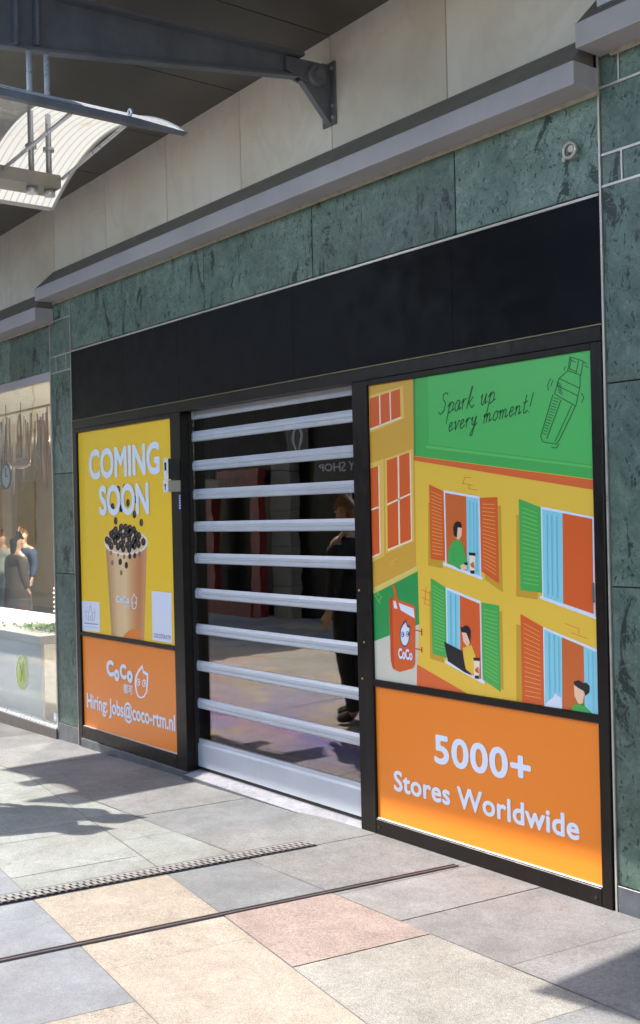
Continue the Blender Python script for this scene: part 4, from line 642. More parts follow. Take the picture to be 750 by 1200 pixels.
XB = -4.5
def make_bracket():
    t = thing('canopy_bracket', 'blue grey steel bracket arm pinned to the marble under the canopy', 'bracket', (XB, 0, 3.6))
    b = MB()
    b.prism([(-.013, 3.612), (-.013, 3.915), (-.06, 3.915), (-.185, 3.86), (-.195, 3.80), (-.172, 3.775)], XB - .018, XB + .018)
    b.build('gusset_plate', M_beam, t)
    b = MB(); b.box(XB - .055, XB + .055, -.012, -.0005, 3.606, 3.93, bev=.002); b.build('wall_plate', M_beam, t)
    for z in (3.64, 3.70, 3.895):
        for s in (-1, 1): b = MB(); b.cyl((XB + s * .038, -.022, z), (XB + s * .038, -.0125, z), .010, n=6, smooth=False); b.build('bolt', M_strip, t)
    b = MB(); b.cyl((XB - .05, -.115, 3.835), (XB + .055, -.115, 3.835), .052, n=24); b.cyl((XB - .07, -.115, 3.835), (XB + .072, -.115, 3.835), .028, n=6, smooth=False); b.build('pin', M_beam, t)
    b = MB(); YE = -3.2
    web = [(-.20, 3.825), (-.20, 3.905), (-.22, 3.915), (-1.5, 3.855), (YE, 3.86), (YE, 3.60), (-1.85, 3.602), (-1.5, 3.638), (-.22, 3.822)]
    b.prism(web, XB - .009, XB + .009); b.build('web', M_beam, t)
    b = MB(); ar = [(-.115 + .066 * math.cos(a), 3.842 + .066 * math.sin(a)) for a in [R(-70) + R(140) * k / 10 for k in range(11)]]
    for s in (.0185, -.0325): b.prism(ar + [(-.30, 3.893), (-.30, 3.826)], XB + s, XB + s + .014)
    b.build('end_cheek', M_beam, t)
    b = MB()
    def fl(p, th, hw=.055): b.prism(p + [(y, z + th) for y, z in p[::-1]], XB - hw, XB + hw)
    fl([(-.20, 3.910), (-1.5, 3.855), (YE, 3.855)], .014); fl([(YE, 3.586), (-1.85, 3.588), (-1.5, 3.624), (-.22, 3.809)], .013, .026); b.build('flange', M_beam, t)
    for y in (-1.625, -1.72, -1.83, -2.2, -2.6):
        b = MB(); zl = 3.625 if y > -1.7 else 3.606
        for s in (-1, 1): b.prism([(XB + s * .0095, zl + .004), (XB + s * .05, zl + .006), (XB + s * .05, 3.852), (XB + s * .0095, 3.852)], y - .006, y + .006, axis='y')
        b.build('stiffener', M_beam, t)
    return t
br = make_bracket()
M_vault = NB('ribbed_white_acrylic'); M_vault.color((.86, .85, .80)); M_vault.b.inputs['Roughness'].default_value = .35; M_vault.b.inputs['Subsurface Weight'].default_value = 0
_s = M_vault.n('ShaderNodeSeparateXYZ'); M_vault.l(M_vault.pos(), _s.inputs[0])
_w = M_vault.math('FRACT', M_vault.math('MULTIPLY', _s.outputs[1], 31.0)); _l = M_vault.ramp(_w, [(.02, 0), (.16, 1), (.84, 1), (.98, 0)])
_d = M_vault.ramp(M_vault.noise(M_vault.pos(), 5, 5, .7), [(.62, 0), (.74, 1)])
_c = M_vault.mix(_l, (.54, .53, .50), (.84, .83, .79)); _c = M_vault.mix(M_vault.math('MULTIPLY', _d, .55), _c, (.62, .36, .10)); M_vault.color(_c)
M_vault.b.inputs['Transmission Weight'].default_value = 0; M_vault.l(_c, M_vault.b.inputs['Emission Color']); M_vault.b.inputs['Emission Strength'].default_value = .15
M_vault = M_vault.m
M_greyg = mat('grey_glazing', (.34, .35, .37), .3, 0, .1, 3)
def make_lamp():
    t = thing('vaulted_lamp', 'hanging lamp with a lit curved white ribbed vault and steel trough', 'hanging lamp', (XB, -1.5, 3.0))
    YA, YE, H = -1.27, -2.70, .635; zc = 3.14; sag = .205; N = 22; th = .012
    arc = []
    for i in range(N + 1):
        u = -1 + 2 * i / N; arc.append((XB + u * H, zc + sag * (1 - u * u)))
    nl = 4                         # the outermost strips along the far edge are ribbed too
    def sheet(nm, m, q, y0, y1): q_ = MB(); q_.prism(q + [(x, z + th) for x, z in q[::-1]], y0, y1, axis='y'); return q_.build(nm, m, t)
    sheet('ribbed_panel', M_vault, arc, -1.66, YA); sheet('ribbed_panel', M_vault, arc[:nl + 1], YE, -1.6605); sheet('grey_glazing', M_greyg, arc[nl:], YE, -1.6605)
    b = MB(); a2 = [(x, z - .008) for x, z in arc] + [(x, z + th + .008) for x, z in arc[::-1]]; b.prism(a2, YA + .0005, YA + .014, axis='y'); b.build('end_hoop', mat('pale_grey_trim', (.50, .50, .48), .4, .2), t)
    b = MB(); x = XB + H
    b.prism([(YE, zc - .012), (YE, zc + .016), (-1.50, zc + .016), (-1.27, zc + .003), (-1.27, zc - .002), (-1.50, zc - .012)], x - .002, x + .030); b.build('side_rail', M_beam, t)
    b = MB(); b.box(XB - H - .012, XB - H + .004, YE, YA, zc - .014, zc + .004, bev=.002); b.build('side_rail', mat('pale_grey_trim', (.50, .50, .48), .4, .2), t)
    tr = MB(); tr.box(XB - .075, XB + .075, YE, -1.545, 3.018, 3.075, bev=.003); tb = tr.build('trough', mat('dull_steel', (.30, .28, .25), .4, .5, .25, 8), t)
    for y in (-1.575, -1.655, -2.6):
        b = MB(); xx = XB + .02; b.cyl((xx, y, 2.998), (xx, y, 3.60), .0125, n=12); r = b.build('rod', M_alu2, t)
        for z0, z1 in ((3.185, 3.20), (2.992, 3.017)): b = MB(); b.cyl((xx, y, z0), (xx, y, z1), .024, n=14); b.build('collar', M_alu2, r)
    for y0, y1 in ((-1.53, -1.54), (-1.76, -1.80), (-2.1, -2.2)):
        b = MB(); b.cyl((XB + H, y0 + .0, zc - .01), (XB + .075, y1 + .0, 3.06), .0075, n=8); b.build('strut', M_alu2, t)
    b = MB(); b.torus((XB + H + .015, -1.52, zc + .035), .013, .005, axis='y', n=12, k=6); b.cyl((XB + H + .015, -1.52, zc + .01), (XB + H + .015, -1.52, zc + .024), .005); b.build('eyelet', M_alu2, t)
    return t
lp = make_lamp()
# the same bracket and lamp stand one bay to either side: outside the picture, but their shadows fall in it
for dx in (-4.77, 4.77):
    for src, lab in ((br, 'blue grey steel bracket arm of the neighbouring bay, out of the picture'), (lp, 'hanging vaulted lamp of the neighbouring bay, out of the picture')):
        c = copy_tree(src); c.location.x += dx; c['label'] = lab + (' to the left' if dx < 0 else ' to the right')
# ------------------------------------------------------------------ the closed shop
sb = thing('sign_board', 'blank black board above the posters and the roller gate', 'sign board', (-5.2, 0, 2.34))
b = MB(); jj = [-7.627, -6.816, -6.085, -4.86, -3.635, -2.802]
for a, c_ in zip(jj, jj[1:]): b.box(a + .0006, c_ - .0006, -.006, .05, 2.334, 2.838, bev=.0008)
b.build('board_panel', M_black, sb)
b = MB(); b.box(-7.627, -2.802, -.010, .045, 2.839, 2.850); b.build('top_strip', M_strip, sb)
b = MB(); b.box(-7.627, -2.802, -.008, .045, 2.3275, 2.3325); b.build('lower_strip', mat('dull_gilt_strip', (.20, .17, .08), .4, .4), sb)
fr = thing('shopfront_frame', 'dark bronze metal frame round the posters and the gate opening', 'shop front', (-5.2, 0, 0))
FY, BY = -.012, .06
def fpart(nm, x0, x1, z0, z1, y0=FY, y1=BY, m=M_bronze): return part(nm, m, fr, (x0, x1, y0, y1, z0, z1), bev=.003)
fpart('head_rail', -7.626, -2.808, 2.264, 2.326)
fpart('post', -7.626, -7.559, -.07, 2.2635); fpart('post', -6.198, -6.071, -.04, 2.2635, y1=.20); fpart('post', -4.367, -4.250, -.002, 2.2635, y1=.20); fpart('post', -2.861, -2.808, -.002, 2.2635)
for a, c_, z0, zo, zd0, zd1 in ((-7.5585, -6.1985, .0, .084, .7505, .7785), (-4.2495, -2.8615, -.002, .074, .7355, .7685)):
    fpart('top_rail', a, c_, 2.2365, 2.2635); fpart('bottom_rail', a, c_, z0, zo); fpart('transom', a, c_, zd0, zd1)
    fpart('bead', a, c_, zo + .0005, zo + .006, y0=-.006, y1=.02, m=mat('pale_bead', (.55, .50, .46), .4))
for x, z in ((-7.535, .045), (-6.22, .045), (-4.225, .035), (-2.89, .032)):
    b = MB(); b.cyl((x, FY - .003, z), (x, FY + .004, z), .008, n=10); b.build('screw', M_groove, fr)
for x, z in ((-4.31, .95), (-4.33, .765), (-4.34, 1.21)):
    b = MB(); b.cyl((x, FY - .003, z), (x, FY + .004, z), .006, n=8); b.build('screw', mat('brass', (.5, .36, .1), .4, .6), fr)
b = MB(); b.box(-2.8735, -2.8625 + .0005, -.014, -.0125, 1.22, 1.30); b.build('scuff_plate', mat('grey_tape', (.10, .10, .105), .5), fr)
b = MB(); b.box(-7.626, -6.064, -.03, .05, -.12, -.0703, bev=.003); b.box(-7.558, -6.0645, -.025, .05, -.0697, -.0005, bev=.002)
b.build('plinth', M_plinth, fr)
# door sill
t = thing('door_sill', 'worn grey stone door sill in front of the roller gate', 'door sill', (-5.2, 0, -.02))
b = MB(); b.prism([(-.045, -.12), (.20, -.12), (.20, .006), (.06, .002), (-.045, -.014)], -6.0635, -4.3675)
M_sill = mat_stone('sill_stone', (.30, .295, .32), (.40, .39, .42), .14, 45, .5); b.build('slab', M_sill, t)
b = MB(); b.prism([(-.052, -.12), (-.0455, -.12), (-.0455, -.012), (-.052, -.012)], -6.0635, -4.3675); b.build('nosing', M_plinth, t)

# ------------------------------------------------------------------ roller gate
gt = thing('roller_gate', 'closed roller gate of white aluminium slats with clear panels between', 'roller gate', (-5.27, .09, .02))
GX0, GX1, GY = -6.069, -4.369, .078
zc = [2.2475, 2.107, 1.924, 1.741, 1.540, 1.340, 1.117, .894, .661, .422]
prof = lambda z, h=.0325: [(GY + .012, z - h), (GY - .002, z - h), (GY - .009, z - h + .006), (GY - .010, z - .008), (GY - .006, z - .005), (GY - .010, z - .002), (GY - .010, z + h - .018), (GY - .006, z + h - .010), (GY - .001, z + h), (GY + .012, z + h)]
rs = random.Random(11)
for z in zc:
    b = MB(); b.prism(prof(z), GX0 + .004, GX1 - .004)
    dz0, dz1, dy = rs.uniform(-.0022, .0022), rs.uniform(-.0022, .0022), rs.uniform(-.001, .001)
    for v in b.b.verts: v.co.z += dz0 if v.co.x < -5 else dz1; v.co.y += dy
    s = b.build('slat', M_alu, gt)
    for x in (GX0 + .012, GX1 - .030): b = MB(); b.box(x, x + .016, GY - .0135, GY - .0085, z - .026, z + .020, bev=.001); b.build('end_cap', M_alu2, s)
b = MB(); b.box(GX0 + .001, GX0 + .0035, GY - .03, GY + .03, .03, 2.25); b.build('guide_rail', M_groove, gt)
for za, zb_ in zip(zc[1:] + [.198], zc):
    lo = za + (.0330 if za != .198 else .004); b = MB(); b.box(GX0 + .004, GX1 - .004, GY - .001, GY + .004, lo, zb_ - .0330); b.build('clear_panel', M_pc, gt)
b = MB(); b.prism([(GY + .02, .026), (GY - .012, .026), (GY - .012, .162), (GY - .004, .176), (GY - .004, .198), (GY + .02, .198)], GX0 + .002, GX1 - .002); b.build('bottom_bar', M_alu, gt)
b = MB(); b.box(GX0 + .002, GX1 - .002, GY - .006, GY + .015, .008, .0255); b.build('rubber_seal', M_groove, gt)
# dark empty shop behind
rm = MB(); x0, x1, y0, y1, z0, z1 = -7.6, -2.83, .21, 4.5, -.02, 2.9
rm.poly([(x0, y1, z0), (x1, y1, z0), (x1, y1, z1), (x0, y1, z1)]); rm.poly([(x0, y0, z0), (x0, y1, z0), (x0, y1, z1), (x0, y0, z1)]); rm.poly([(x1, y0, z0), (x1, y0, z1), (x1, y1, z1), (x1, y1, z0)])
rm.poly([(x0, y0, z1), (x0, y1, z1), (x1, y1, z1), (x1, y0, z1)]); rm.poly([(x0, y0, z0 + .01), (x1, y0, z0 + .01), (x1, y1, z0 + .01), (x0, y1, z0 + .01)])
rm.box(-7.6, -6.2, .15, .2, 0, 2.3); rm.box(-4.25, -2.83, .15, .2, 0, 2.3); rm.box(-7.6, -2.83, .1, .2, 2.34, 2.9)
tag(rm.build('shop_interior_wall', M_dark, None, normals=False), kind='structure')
# key switches on the left post
t = thing('key_switch', 'black and white key switch box on the post beside the yellow poster', 'key switch', (-6.1, -.06, 1.9))
part('housing', mat('black_plastic', (.012, .012, .013), .4), t, (-6.128, -6.079, -.096, -.0125, 1.842, 1.968)); b = MB(); b.box(-6.131, -6.077, -.1015, -.0962, 1.838, 1.972, bev=.003); f = b.build('front_plate', mat('white_enamel', (.72, .72, .70), .3), t)
b = MB(); b.box(-6.116, -6.094, -.1035, -.1017, 1.895, 1.945); b.build('key_slot', M_groove, f)
t = thing('lock_box', 'small beige lock box with white keyhole plate under the black key switch', 'lock box', (-6.1, -.06, 1.8))
part('housing', mat('beige_steel', (.42, .39, .32), .45), t, (-6.128, -6.075, -.098, -.0125, 1.762, 1.832)); b = MB(); b.box(-6.136, -6.078, -.1045, -.0982, 1.757, 1.835, bev=.003); f = b.build('keyhole_plate', mat('white_enamel', (.72, .72, .70), .3), t)
b = MB(); b.cyl((-6.108, -.1065, 1.803), (-6.108, -.1046, 1.803), .009); b.box(-6.1115, -6.1045, -.1063, -.1046, 1.772, 1.798); b.build('keyhole', M_groove, f)
t = thing('sticker', 'narrow blue and white sticker stuck on the post under the lock box', 'sticker', (-6.09, -.012, 1.7))
part('backing', mat('blue_print', (.06, .06, .36), .4), t, (-6.099, -6.076, -.0142, -.0125, 1.648, 1.745), bev=0)
b = MB()
for k in range(6): b.box(-6.095, -6.081 + .002 * (k % 2), -.0155, -.0143, 1.655 + .015 * k, 1.663 + .015 * k)
b.build('print', mat('white_print', (.7, .7, .75), .4), t)

# ------------------------------------------------------------------ posters
PC = {'ochre': (212, 164, 62), 'cream': (222, 200, 110), 'leaf': (50, 150, 78), 'stone': (208, 204, 186), 'redor': (222, 104, 52), 'green': (72, 172, 82), 'greenl': (80, 184, 92), 'greenl2': (98, 192, 96), 'greend': (50, 146, 70),
      'creamo': (232, 190, 92), 'orange': (218, 96, 42), 'creamw': (240, 226, 196), 'oranged': (196, 74, 34), 'white': (222, 228, 238), 'navy': (58, 70, 108), 'ochred': (204, 158, 52), 'amber': (232, 176, 88), 'lime': (140, 200, 96),
      'rust': (206, 104, 48), 'sky': (140, 208, 222), 'skyd': (112, 186, 204), 'skin': (240, 200, 164), 'hair': (34, 32, 38), 'yel': (234, 192, 68), 'ink': (34, 92, 50), 'orange2': (232, 128, 44), 'rim': (236, 228, 214), 'pearl': (36, 30, 36), 'pearlh': (120, 112, 124), 'pearlm': (150, 104, 96), 'card': (220, 224, 236), 'inkgrey': (150, 150, 160), 'paper': (222, 230, 244), 'lime2': (190, 210, 60), 'emd': (120, 150, 40)}
for k in range(16):   # the printed drink runs from pale to deep milky tea across the cup
    t = k / 15; s = [(0, (190, 146, 98)), (.2, (226, 188, 138)), (.45, (234, 198, 146)), (.65, (214, 158, 104)), (.85, (196, 122, 74)), (1, (208, 150, 98))]
    for (a, ca), (c_, cb) in zip(s, s[1:]):
        if a <= t <= c_: q = (t - a) / (c_ - a); PC['tea%d' % k] = tuple(x + (y - x) * q for x, y in zip(ca, cb))
K = .97     # print pigments reflect a little less than the sheet they are seen as
def print_mat(name, c):
    if name not in MATS:
        q = NB(name); q.color(tuple(x * K for x in c)); q.b.inputs['Roughness'].default_value = .32; q.b.inputs['Specular IOR Level'].default_value = .4; MATS[name] = q.m
    return MATS[name]
def ink(k): return print_mat('print_' + k, srgb(*PC[k]))
M_yel = print_mat('yellow_print', srgb(242, 196, 44)); M_or = print_mat('orange_print', srgb(238, 132, 36)); M_wht = ink('paper')
PY = .004
def poster(label, x0, x1, z0, z1, m):
    t = thing('poster', label, 'poster', ((x0 + x1) / 2, PY, z0)); part('printed_sheet', m, t, (x0 + .0005, x1 - .0005, PY, PY + .02, z0 + .0005, z1 - .0005), bev=0); return t
p_y = poster('yellow poster with a milky drink cup full of black pearls reading COMING SOON', -7.559, -6.198, .7785, 2.2365, M_yel)
p_o = poster('orange poster with white outline logo and hiring address under the yellow one', -7.559, -6.198, .0900, .7505, M_or)
p_a = poster('large illustrated poster of green and yellow houses with shuttered windows', -4.250, -2.861, .7685, 2.2365, ink('yel'))
p_w = poster('orange poster under the street picture reading 5000+ Stores Worldwide', -4.250, -2.861, .0800, .7355, M_or)
BX = {'art': (-4.2495, -2.8615, .769, 2.236), 'yel': (-7.5585, -6.1985, .779, 2.236), 'or': (-7.5585, -6.1985, .0905, .750), 'emb': (-20, 0, 0, 3)}
def dec(s): v = [int(q) / 10000 for q in s.split()]; return [(-v[i], v[i + 1]) for i in range(0, len(v), 2)]
def print_layer(par, rows, limits, y0, step=.00035):
    groups = {}
    for _, g_, lay, col, data in rows: groups.setdefault(g_, []).append((lay, col, data))
    for g_, items in groups.items():
        b = MB()
        for lay, col, data in items:
            for q in data.split('|'):
                p = dec(q)
                for a, c_, e in ((1, 0, limits[0]), (-1, 0, -limits[1]), (0, 1, limits[2]), (0, -1, -limits[3])): p = clip(p, a, c_, e)
                if len(p) < 3: continue
                A = sum(i[0] * j[1] - j[0] * i[1] for i, j in zip(p, p[1:] + p[:1]))
                if A < 0: p = p[::-1]
                b.poly([(x, y0 - step * lay, z) for x, z in p], ink(col))
        if len(b.b.faces): b.build(g_.split('#')[0], None, par, normals=False)
        else: b.b.free()
print_layer(p_a, [a for a in ART if a[0] == 'art'], BX['art'], PY)
print_layer(p_y, [a for a in ART if a[0] == 'yel'], BX['yel'], PY)
print_layer(p_o, [a for a in ART if a[0] == 'or'], BX['or'], PY)
b = MB()
for h in HAND:
    p = dec(h)
    for (xa, za), (xb, zb_) in zip(p, p[1:]):
        d = math.hypot(xb - xa, zb_ - za) or 1; nx, nz = -(zb_ - za) / d * .0025, (xb - xa) / d * .0025
        q = [(xa + nx, PY - .002, za + nz), (xa - nx, PY - .002, za - nz), (xb - nx, PY - .002, zb_ - nz), (xb + nx, PY - .002, zb_ + nz)]
        b.poly(q, ink('ink'))
b.build('handwriting', None, p_a, normals=True)
TB = TEXTBOX
lettering('COMING', TB['COMING'], PY - .0012, M_wht, p_y, .032); lettering('SOON', TB['SOON'], PY - .0030, M_wht, p_y, .032)
lettering('CoCo', TB['cupcoco'], PY - .0014, M_wht, p_y, .04, name='cup_lettering'); lettering('都可', TB['cuphanzi'], PY - .0014, M_wht, p_y, .01, name='cup_lettering', fullheight=True)
lettering('COCOTEA.RTM', TB['handle'], PY - .0012, mat('plum_print', (.28, .09, .22), .4), p_y, .005, name='card_lettering')
lettering('Hiring: Jobs@coco-rtm.nl', TB['Hiring'], PY - .0012, M_wht, p_o, .024)
lettering('都可', TB['hanzi'], PY - .0012, M_wht, p_o, .02, name='logo_lettering', fullheight=True)
x0, x1, z0, z1 = TB['CoCo']; wd = (x1 - x0)
for ch, a, c_, dz, h in (('C', 0, .29, .03, .115), ('o', .30, .50, -.012, .085), ('C', .52, .77, .03, .105), ('o', .79, 1.0, .005, .085)):
    lettering(ch, (x0 + wd * a, x0 + wd * c_, z0 + dz * .6, z0 + dz * .6 + h), PY - .0012, M_wht, p_o, .055, name='logo_lettering', fullheight=True)
lettering('CoCo', TB['signcoco'], PY - .0032, M_wht, p_a, .045, name='sign_lettering')
lettering('5000+', TB['5000+'], PY - .0012, M_wht, p_w, .028, spacing=1.06); lettering('Stores Worldwide', TB['Stores Worldwide'], PY - .0012, M_wht, p_w, .026, spacing=1.04)

# ------------------------------------------------------------------ neighbouring shop window at the left
sw_ = thing('shop_window', 'tall clear shop window with a yellow leaf emblem left of the pilaster', 'shop window', (-10, 0, 0))
part('head_rail', M_gutter, sw_, (-14, -7.999, -.006, .05, 2.682, 2.741)); part('jamb', M_strip, sw_, (-8.018, -7.9995, -.004, .05, .0, 2.6815)); part('sill', mat('brown_sill', (.085, .072, .066), .45, .2), sw_, (-14, -7.999, -.02, .06, -.35, -.003))
b = MB(); b.prism([(-.01, -.0025), (.05, -.0025), (.05, .016), (-.01, .010)], -14, -8.019); b.build('bead', M_alu2, sw_)
b = MB(); b.box(-14, -8.0185, .012, .020, .0165, 2.6815); gl = b.build('pane', M_glass, sw_)
print_layer(sw_, [a for a in ART if a[0] == 'emb'], BX['emb'], .009)
b = MB(); b.box(-8.105, -8.055, .009, .011, .045, .11); b.build('small_sticker', mat('white_print', (.7, .7, .75), .4), sw_); b = MB(); b.box(-8.105, -8.055, .008, .0088, .045, .062); b.build('sticker_edge', mat('light_blue_print', (.25, .45, .75), .4), sw_)
# its room
M_tan = mat('tan_plaster', (.55, .46, .33), .8, 0, .1, 1.5); M_wood = mat('grey_wood_floor', (.30, .26, .21), .6, 0, .25, 3)
b = MB(); x0, x1, y0, y1, z0, z1 = -24, -7.72, .07, 6.2, -.34, 2.95
b.poly([(x0, y1, z0), (x1, y1, z0), (x1, y1, z1), (x0, y1, z1)], M_tan); b.poly([(x1, y0, z0), (x1, y0, z1), (x1, y1, z1), (x1, y1, z0)], M_tan); b.poly([(x0, y0, z0), (x0, y1, z0), (x0, y1, z1), (x0, y0, z1)], M_tan)
b.poly([(x0, y0, z1), (x0, y1, z1), (x1, y1, z1), (x1, y0, z1)], mat('cream_ceiling', (.74, .72, .66), .8)); b.poly([(x0, y0, z0), (x1, y0, z0), (x1, y1, z0), (x0, y1, z0)], M_wood)
tag(b.build('neighbour_shop_interior_wall', None, None, normals=False), kind='structure')
b = MB(); b.box(-24, -14.002, -.02, .05, -.35, 3.2); b.build('far_wall', M_tan); tag(bpy.data.objects['far_wall'], 'plain wall beyond the neighbouring shop, outside the picture', 'wall')
t = thing('display_plinth', 'white display platform standing low behind the neighbouring shop window', 'display plinth', (-10, .35, 0))
M_white = mat('white_paint', (.78, .78, .77), .45, 0, .03); part('front_board', mat('pale_board', (.84, .87, .87), .5, 0, .05), t, (-14, -8.60, .13, .16, -.11, .585)); part('top_slab', M_white, t, (-14, -8.585, .11, 1.1, .5855, .655))
t = thing('doorway_panel', 'dark open doorway at the back of the neighbouring shop', 'doorway', (-19, 6.1, 0)); part('opening', M_dark, t, (-20.6, -17.0, 6.1, 6.15, -.11, 2.3)); part('side_frame', mat('bronze_frame', (.08, .07, .06), .5), t, (-16.99, -16.85, 6.08, 6.15, -.11, 2.32), (-20.75, -20.61, 6.08, 6.15, -.11, 2.32))
t = thing('hanging_garland', 'row of hanging brown and tan strips across the upper shop window', 'garland', (-9.5, .5, 2.5))
rr = random.Random(5); kinds = [mat('strip_' + n, c, .6, 0, .2, 20) for n, c in (('tan', (.42, .28, .15)), ('dark', (.09, .06, .04)), ('pale', (.62, .56, .45)), ('rust', (.45, .19, .07)), ('grey', (.25, .26, .25)))]
b = MB(); b.cyl((-13, .55, 2.62), (-8.15, .55, 2.62), .012); b.build('rod', mat('brass', (.5, .36, .1), .4, .6), t)
b = MB()
for i in range(120):
    x = -13 + 4.85 * i / 120 + rr.uniform(-.015, .015); z1 = 2.60 - rr.uniform(0, .12); L = rr.uniform(.25, .72); y = .55 + rr.uniform(-.06, .06); wv = rr.uniform(.012, .03); tilt = rr.uniform(-.04, .04); m_ = rr.choice(kinds)
    b.prism([(x - wv * .4, z1), (x + wv * .4, z1), (x + wv + tilt, z1 - L * .5), (x + tilt * 1.6, z1 - L), (x - wv + tilt, z1 - L * .5)], y, y + .006, m_, axis='y')
b.build('strips', None, t)
t = thing('shell_dish', 'pinkish brown shell shaped dish hung behind the window glass', 'dish', (-8.95, .12, 2.08)); b = MB(); b.ball((-8.93, .14, 2.085), .16, (1.05, .25, .30), mat('pink_shell', (.55, .30, .20), .3), 18); b.build('shell', None, t); b = MB(); b.cyl((-8.93, .14, 2.12), (-8.93, .14, 2.60), .003); b.build('cord', M_groove, t)
t = thing('wall_clock', 'round pale disc with dark ring at the left edge of the window', 'clock', (-9.3, .12, 2.0)); b = MB(); b.cyl((-9.22, .12, 1.985), (-9.22, .14, 1.985), .105, n=28); b.build('face', mat('pale_dial', (.55, .55, .52), .4), t); b = MB(); b.torus((-9.22, .12, 1.985), .108, .012, n=28); b.build('rim', M_rail, t); b = MB(); b.box(-9.224, -9.216, .113, .119, 1.985, 2.06); b.box(-9.22, -9.17, .113, .119, 1.98, 1.988); b.build('hands', M_groove, t); b = MB(); b.cyl((-9.22, .13, 2.09), (-9.22, .13, 2.60), .003); b.build('cord', M_groove, t)
for x, y, lab in ((-8.40, .34, 'metal display pole with a row of lit bulbs near the pilaster'), (-9.62, .75, 'shorter pole with lit bulbs near the left edge of the window')):
    t = thing('bulb_pole', lab, 'light pole', (x, y, .65)); b = MB(); b.cyl((x, y, .655), (x, y, 1.62 if x > -9 else 1.1), .010); b.cyl((x - .05, y, .655), (x - .05, y, 1.35 if x > -9 else 1.0), .006); b.build('pole', mat('brass', (.5, .36, .1), .4, .6), t)
    for k in range(9 if x > -9 else 7):
        b = MB(); b.ball((x - .012 * (k % 2), y - .03, .72 + .042 * k), .0085, (1.3, 1, .8), None, 8); b.build('bulb', mat_emit('lit_bulb', (1, .82, .55), 3.5), t)
t = thing('moss_planting', 'low bright green moss and leaves lying on the white display platform', 'plant', (-9, .4, .66)); b = MB(); lm = [mat('moss_' + str(i), c, .7) for i, c in enumerate(((.24, .40, .07), (.34, .48, .10), (.14, .28, .06)))]
for i in range(900):
    x, y = rr.gauss(-9.0, .28), rr.gauss(.42, .10)
    if not (-9.9 < x < -8.62 and .14 < y < .9): continue
    z = .657 + rr.uniform(0, .035) * math.exp(-((x + 9.0) / .3) ** 2); a = rr.uniform(0, 6.28); s = rr.uniform(.012, .03); dx, dy = math.cos(a) * s, math.sin(a) * s
    b.poly([(x, y, z), (x + dx - dy * .4, y + dy + dx * .4, z + s * .5), (x + 1.6 * dx, y + 1.6 * dy, z + s * .9), (x + dx + dy * .4, y + dy - dx * .4, z + s * .5)], rr.choice(lm))
b.build('leaves', None, t, normals=False)
for x, y, w_ in ((-10.6, 2.2, 'nearest the window'), (-13.6, 3.4, 'in the middle of the room'), (-17.4, 4.6, 'at the back of the room')):  # round lights added under the ceiling to brighten the neighbouring room
    t = thing('room_fill_light', 'added round fill light brightening the neighbouring shop, ' + w_, 'added light', (x, y, 2.9)); q = MB(); q.cyl((x, y, 2.94), (x, y, 2.90), .10, .12, n=20); q.build('rim', M_alu2, t); q = MB(); q.cyl((x, y, 2.8995), (x, y, 2.885), .10, n=20); q.build('diffuser', mat_emit('fill_light_diffuser', (1, .91, .78), 760), t)

